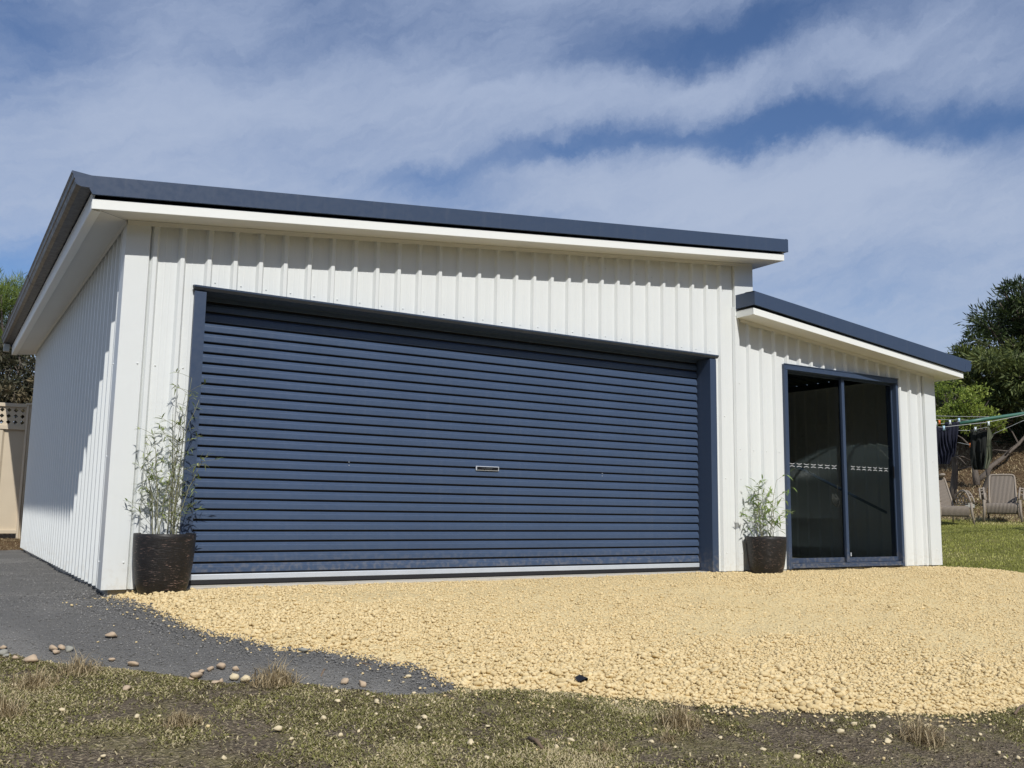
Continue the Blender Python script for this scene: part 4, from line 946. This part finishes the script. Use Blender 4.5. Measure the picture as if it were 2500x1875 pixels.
wire(m, [at(2180, 1036, D-.8), at(2277, 1041, D-.4), at(2300, 1043, D-.35), at(2410, 1031, D-.3), at(2490, 1015, D-.2), at(2640, 975, D)], .0045, .0)
wire(m, [at(2338, 1051, D+.6), at(2370, 1051, D+.6), at(2410, 1043, D+.5)], .0035)
wire(m, [at(2338, 1080, D+1.4), at(2370, 1087, D+1.2)], .0035)
wire(m, [at(2424, 1060, D+1.), at(2500, 1026, D+.9)], .003)
m.build('wire', M['wire'], cln, True)
# washing
def cloth(name, outline, d, mt, label, folds=5, amp=.03, seed=0, cat='garment', grp='dark clothes hanging on the line'):
    """outline: rows of (py, px_left, px_right) on the garment; folds give it depth"""
    rows = 26; cols = 34; m = MB(); py = [r[0] for r in outline]; rg = random.Random(seed); ph = rg.uniform(0, 6)
    for th_ in (0, .012):
        b = len(m.v)
        for j in range(rows+1):
            y = py[0]+(py[-1]-py[0])*j/rows; l = np.interp(y, py, [r[1] for r in outline]); r_ = np.interp(y, py, [r[2] for r in outline])
            for i in range(cols+1):
                u = i/cols; P = at(l+(r_-l)*u, y, d); k = (j/rows)**.6
                off = amp*k*(math.sin(u*folds*6.28+ph+1.2*math.sin(j*.18))+.4*math.sin(u*folds*14+j*.12))+th_
                P = P+FWH*off; m.v.append(tuple(P))
        for j in range(rows):
            for i in range(cols): q = b+j*(cols+1)+i; m.f.append((q, q+1, q+cols+2, q+cols+1))
    o = m.build(name, M[mt], None, True); c = sum((Vector(v.co) for v in o.data.vertices), Vector())/len(o.data.vertices)
    for v in o.data.vertices: v.co -= c
    o.location = c; tag(o, label, cat, grp); return o
FWH = R_((FW[0], FW[1], 0)); FWH /= np.linalg.norm(FWH)
cloth('shirt', [(1040, 2262, 2291), (1070, 2262, 2292), (1134, 2266, 2291)], D-.38, 'navyc', 'navy garment hanging nearest the garage corner', 3, .03, 1)
cloth('shirt', [(1042, 2284, 2318), (1075, 2287, 2320), (1105, 2290, 2326), (1133, 2293, 2316)], D-.30, 'navyc', 'dark navy shirt on the front wire beside the white peg', 4, .035, 2)
cloth('shirt', [(1030, 2308, 2343), (1075, 2310, 2338), (1100, 2314, 2333), (1116, 2318, 2327)], D-.02, 'navyc', 'dark navy shirt gathered at the tip of the green arm', 4, .03, 3)
cloth('trousers', [(1049, 2369, 2392), (1056, 2370, 2412), (1100, 2371, 2410), (1138, 2373, 2409), (1147, 2380, 2404)], D+.3, 'blackc', 'long black garment hanging below the green arm', 3, .03, 4, 'garment')
cloth('shirt', [(1042, 2411, 2415), (1052, 2411, 2420), (1066, 2410, 2424), (1072, 2410, 2419), (1120, 2406, 2422), (1144, 2403, 2412)], D+.12, 'olivec', 'narrow olive green garment beside the black one', 2, .02, 5, 'garment')
def peg(px, py, d, mt, label):
    P = Vector(at(px, py, d)-FWH*.02); m = MB()
    r, u = Vector(RT), Vector((0, 0, 1))
    for s in (-1, 1): m.tube([r*s*.012+u*.035, r*s*.004, r*s*.014-u*.04], [.007, .010, .008], 6)
    m.tube([r*-.012, r*.012], .011, 7); o = m.build('clothes_peg', M[mt], None, True); o.location = P; tag(o, label, 'peg', 'clothes pegs on the wires')
for a in [(2283, 1035, D-.42, 'pegw', 'white peg nearest the garage corner'), (2292, 1031, D-.2, 'pego', 'orange peg, the only bright orange one, on the wire'), (2303, 1045, D-.40, 'pegb', 'pale blue peg on the front wire over the navy shirt'),
          (2318, 1031, D-.06, 'pegw', 'white peg on the wire left of the green arm tip'), (2340, 1026, D+.1, 'pegb', 'blue grey peg at the tip of the green arm'), (2412, 1034, D-.30, 'pegw', 'white peg below the green arm above the olive garment'),
          (2380, 1048, D+.25, 'pegw', 'white peg at the top of the long black garment'), (2368, 1087, D+1.15, 'pego', 'orange and white peg low beside the black garment')]: peg(*a)

# ---------------------------------------------------------------- light, sky, camera
SUN = Vector((-.184, -1., 1.01)).normalized()
el = math.asin(SUN.z); azm = math.atan2(SUN.x, SUN.y)
ld = bpy.data.lights.new('sun', 'SUN'); ld.energy = 3.95; ld.angle = math.radians(.5); ld.color = (1., .97, .92)
lo = bpy.data.objects.new('sun', ld); COL.objects.link(lo); lo.rotation_euler = SUN.to_track_quat('Z', 'Y').to_euler(); lo.location = (0, -10, 20)
w = bpy.data.worlds.new('World'); S.world = w; w.use_nodes = True; t = NT(w.node_tree); bg = t.n['Background']
sky = t.n.new('ShaderNodeTexSky'); sky.sky_type = 'NISHITA'; sky.sun_disc = False; sky.sun_elevation = el; sky.sun_rotation = azm
sky.altitude = 50; sky.air_density = 1.; sky.dust_density = .35; sky.ozone_density = 1.6
gen = t.n.new('ShaderNodeTexCoord').outputs['Generated']; sp = t.n.new('ShaderNodeSeparateXYZ'); t.put(sp.inputs[0], gen)
az = t.m('ARCTAN2', sp.outputs[0], sp.outputs[1]); ev = t.m('ARCSINE', sp.outputs[2])
def comb(a, b, c=0.):
    n = t.n.new('ShaderNodeCombineXYZ'); t.put(n.inputs[0], a); t.put(n.inputs[1], b); t.put(n.inputs[2], c); return n.outputs[0]
# cloud sheet coordinates: streaks rise gently to the right of the view
def rot(a, b, th):
    c, s = math.cos(th), math.sin(th); return t.m('ADD', t.m('MULTIPLY', a, c), t.m('MULTIPLY', b, s)), t.m('SUBTRACT', t.m('MULTIPLY', b, c), t.m('MULTIPLY', a, s))
uv = comb(az, ev); wrp = t.noise(uv, 5.5, 9, .66, 1)
wv = t.vm('SUBTRACT', wrp, (.5, .5, .5)); sc = t.n.new('ShaderNodeVectorMath'); sc.operation = 'SCALE'; t.put(sc.inputs[0], wv); sc.inputs[3].default_value = .105
uvw = t.vm('ADD', uv, sc.outputs[0]); s2 = t.n.new('ShaderNodeSeparateXYZ'); t.put(s2.inputs[0], uvw); U, Vv = s2.outputs[0], s2.outputs[1]
def azel(px, py):     # display pixels of the 2212-wide view
    r = ray(px*1.1302, py*1.1302); r = r/np.linalg.norm(r); return R_((math.atan2(r[0], r[1]), math.asin(r[2])))
def gau(px, py, a, b, ang, wgt):
    c = azel(px, py); th = math.radians(ang); d1 = azel(px+a*math.cos(th), py-a*math.sin(th))-c; d2 = azel(px-b*math.sin(th), py-b*math.cos(th))-c
    A = np.linalg.inv(np.stack([d1, d2], 1))
    du = t.m('SUBTRACT', U, float(c[0])); dv = t.m('SUBTRACT', Vv, float(c[1]))
    p_ = t.m('ADD', t.m('MULTIPLY', du, float(A[0,0])), t.m('MULTIPLY', dv, float(A[0,1]))); q_ = t.m('ADD', t.m('MULTIPLY', du, float(A[1,0])), t.m('MULTIPLY', dv, float(A[1,1])))
    r2 = t.m('ADD', t.m('MULTIPLY', p_, p_), t.m('MULTIPLY', q_, q_)); return t.m('MULTIPLY', t.m('EXPONENT', t.m('MULTIPLY', r2, -1.)), wgt)
a_, b_ = rot(U, Vv, .30); n1 = t.noise(comb(t.m('MULTIPLY', a_, .55), b_), 9., 10, .66); n2 = t.noise(comb(t.m('MULTIPLY', a_, .26), b_), 22., 10, .72); n3 = t.noise(uvw, 3.2, 3, .5)
dens = t.m('ADD', .66, t.m('MULTIPLY', t.m('SUBTRACT', n1, .5), 1.15)); dens = t.m('ADD', dens, t.m('MULTIPLY', t.m('SUBTRACT', n2, .5), .75)); c4, d4 = rot(U, Vv, .36); n4 = t.noise(comb(t.m('MULTIPLY', c4, .14), d4), 75., 6, .6); dens = t.m('ADD', dens, t.m('MULTIPLY', t.m('SUBTRACT', n4, .5), .42)); dens = t.m('ADD', dens, t.m('MULTIPLY', t.m('SUBTRACT', n3, .5), .35))
for gq in [(1560, 85, 400, 62, 16, -1.05), (1950, 250, 420, 46, 3, -.95), (1500, 285, 330, 34, 14, -.72), (1150, 345, 260, 30, 14, -.55), (2190, 290, 120, 90, 0, -.50), (80, 90, 190, 130, 0, -.52), (20, 580, 150, 60, 0, -.75), (480, 130, 200, 60, -10, -.18), (650, 300, 260, 60, 10, -.12),(880, 395, 240, 40, -8, -.30), (330, 420, 200, 60, 0, -.1), (1820, 545, 200, 60, -12, -.14), (1000, 60, 350, 50, 10, -.22), (2190, 20, 250, 60, 10, -.35),
           (1500, 175, 800, 50, 14, .45), (300, 120, 260, 70, 20, .18), (700, 330, 500, 90, 14, .30), (600, 200, 420, 90, 8, .32), (150, 330, 300, 110, 8, .2), (1750, 400, 520, 110, 4, .42), (1900, 340, 220, 60, 6, .30), (1500, 360, 220, 45, 0, .2), (1500, 480, 600, 90, -4, .28), (300, 250, 260, 60, 10, .18)]:
    dens = t.m('ADD', dens, gau(*gq))
dens = t.m('ADD', dens, t.ramp(ev, .22, .0, 0., .22))
dn = t.ramp(dens, -.32, 1.38, 0., .97)
hz = t.ramp(ev, .55, .12, 0., 1.)
cloud = t.mix(hz, (3.75, 4.55, 6.3), (4.7, 5.45, 6.9))
skc = t.mix(1., sky.outputs[0], (.66, .78, .98), 'MULTIPLY')
t.put(bg.inputs[0], t.mix(dn, skc, cloud)); bg.inputs[1].default_value = .10
cd = bpy.data.cameras.new('camera'); co = bpy.data.objects.new('camera', cd); COL.objects.link(co)
cd.sensor_width = 36; cd.lens = FPX/2500*36; cd.clip_start = .05; cd.clip_end = 3000
Mx = Matrix(((RT[0], UP[0], -FW[0], CAM[0]), (RT[1], UP[1], -FW[1], CAM[1]), (RT[2], UP[2], -FW[2], CAM[2]), (0, 0, 0, 1)))
co.matrix_world = Mx; S.camera = co
S.render.engine = 'CYCLES'; S.view_settings.view_transform = 'Standard'; S.view_settings.look = 'None'; S.view_settings.exposure = 0.; S.view_settings.gamma = 1
S.render.resolution_x = 1024; S.render.resolution_y = 768
try: del cln['local']
except Exception: pass
for o in list(S.objects):
    if 'local' in o: del o['local']
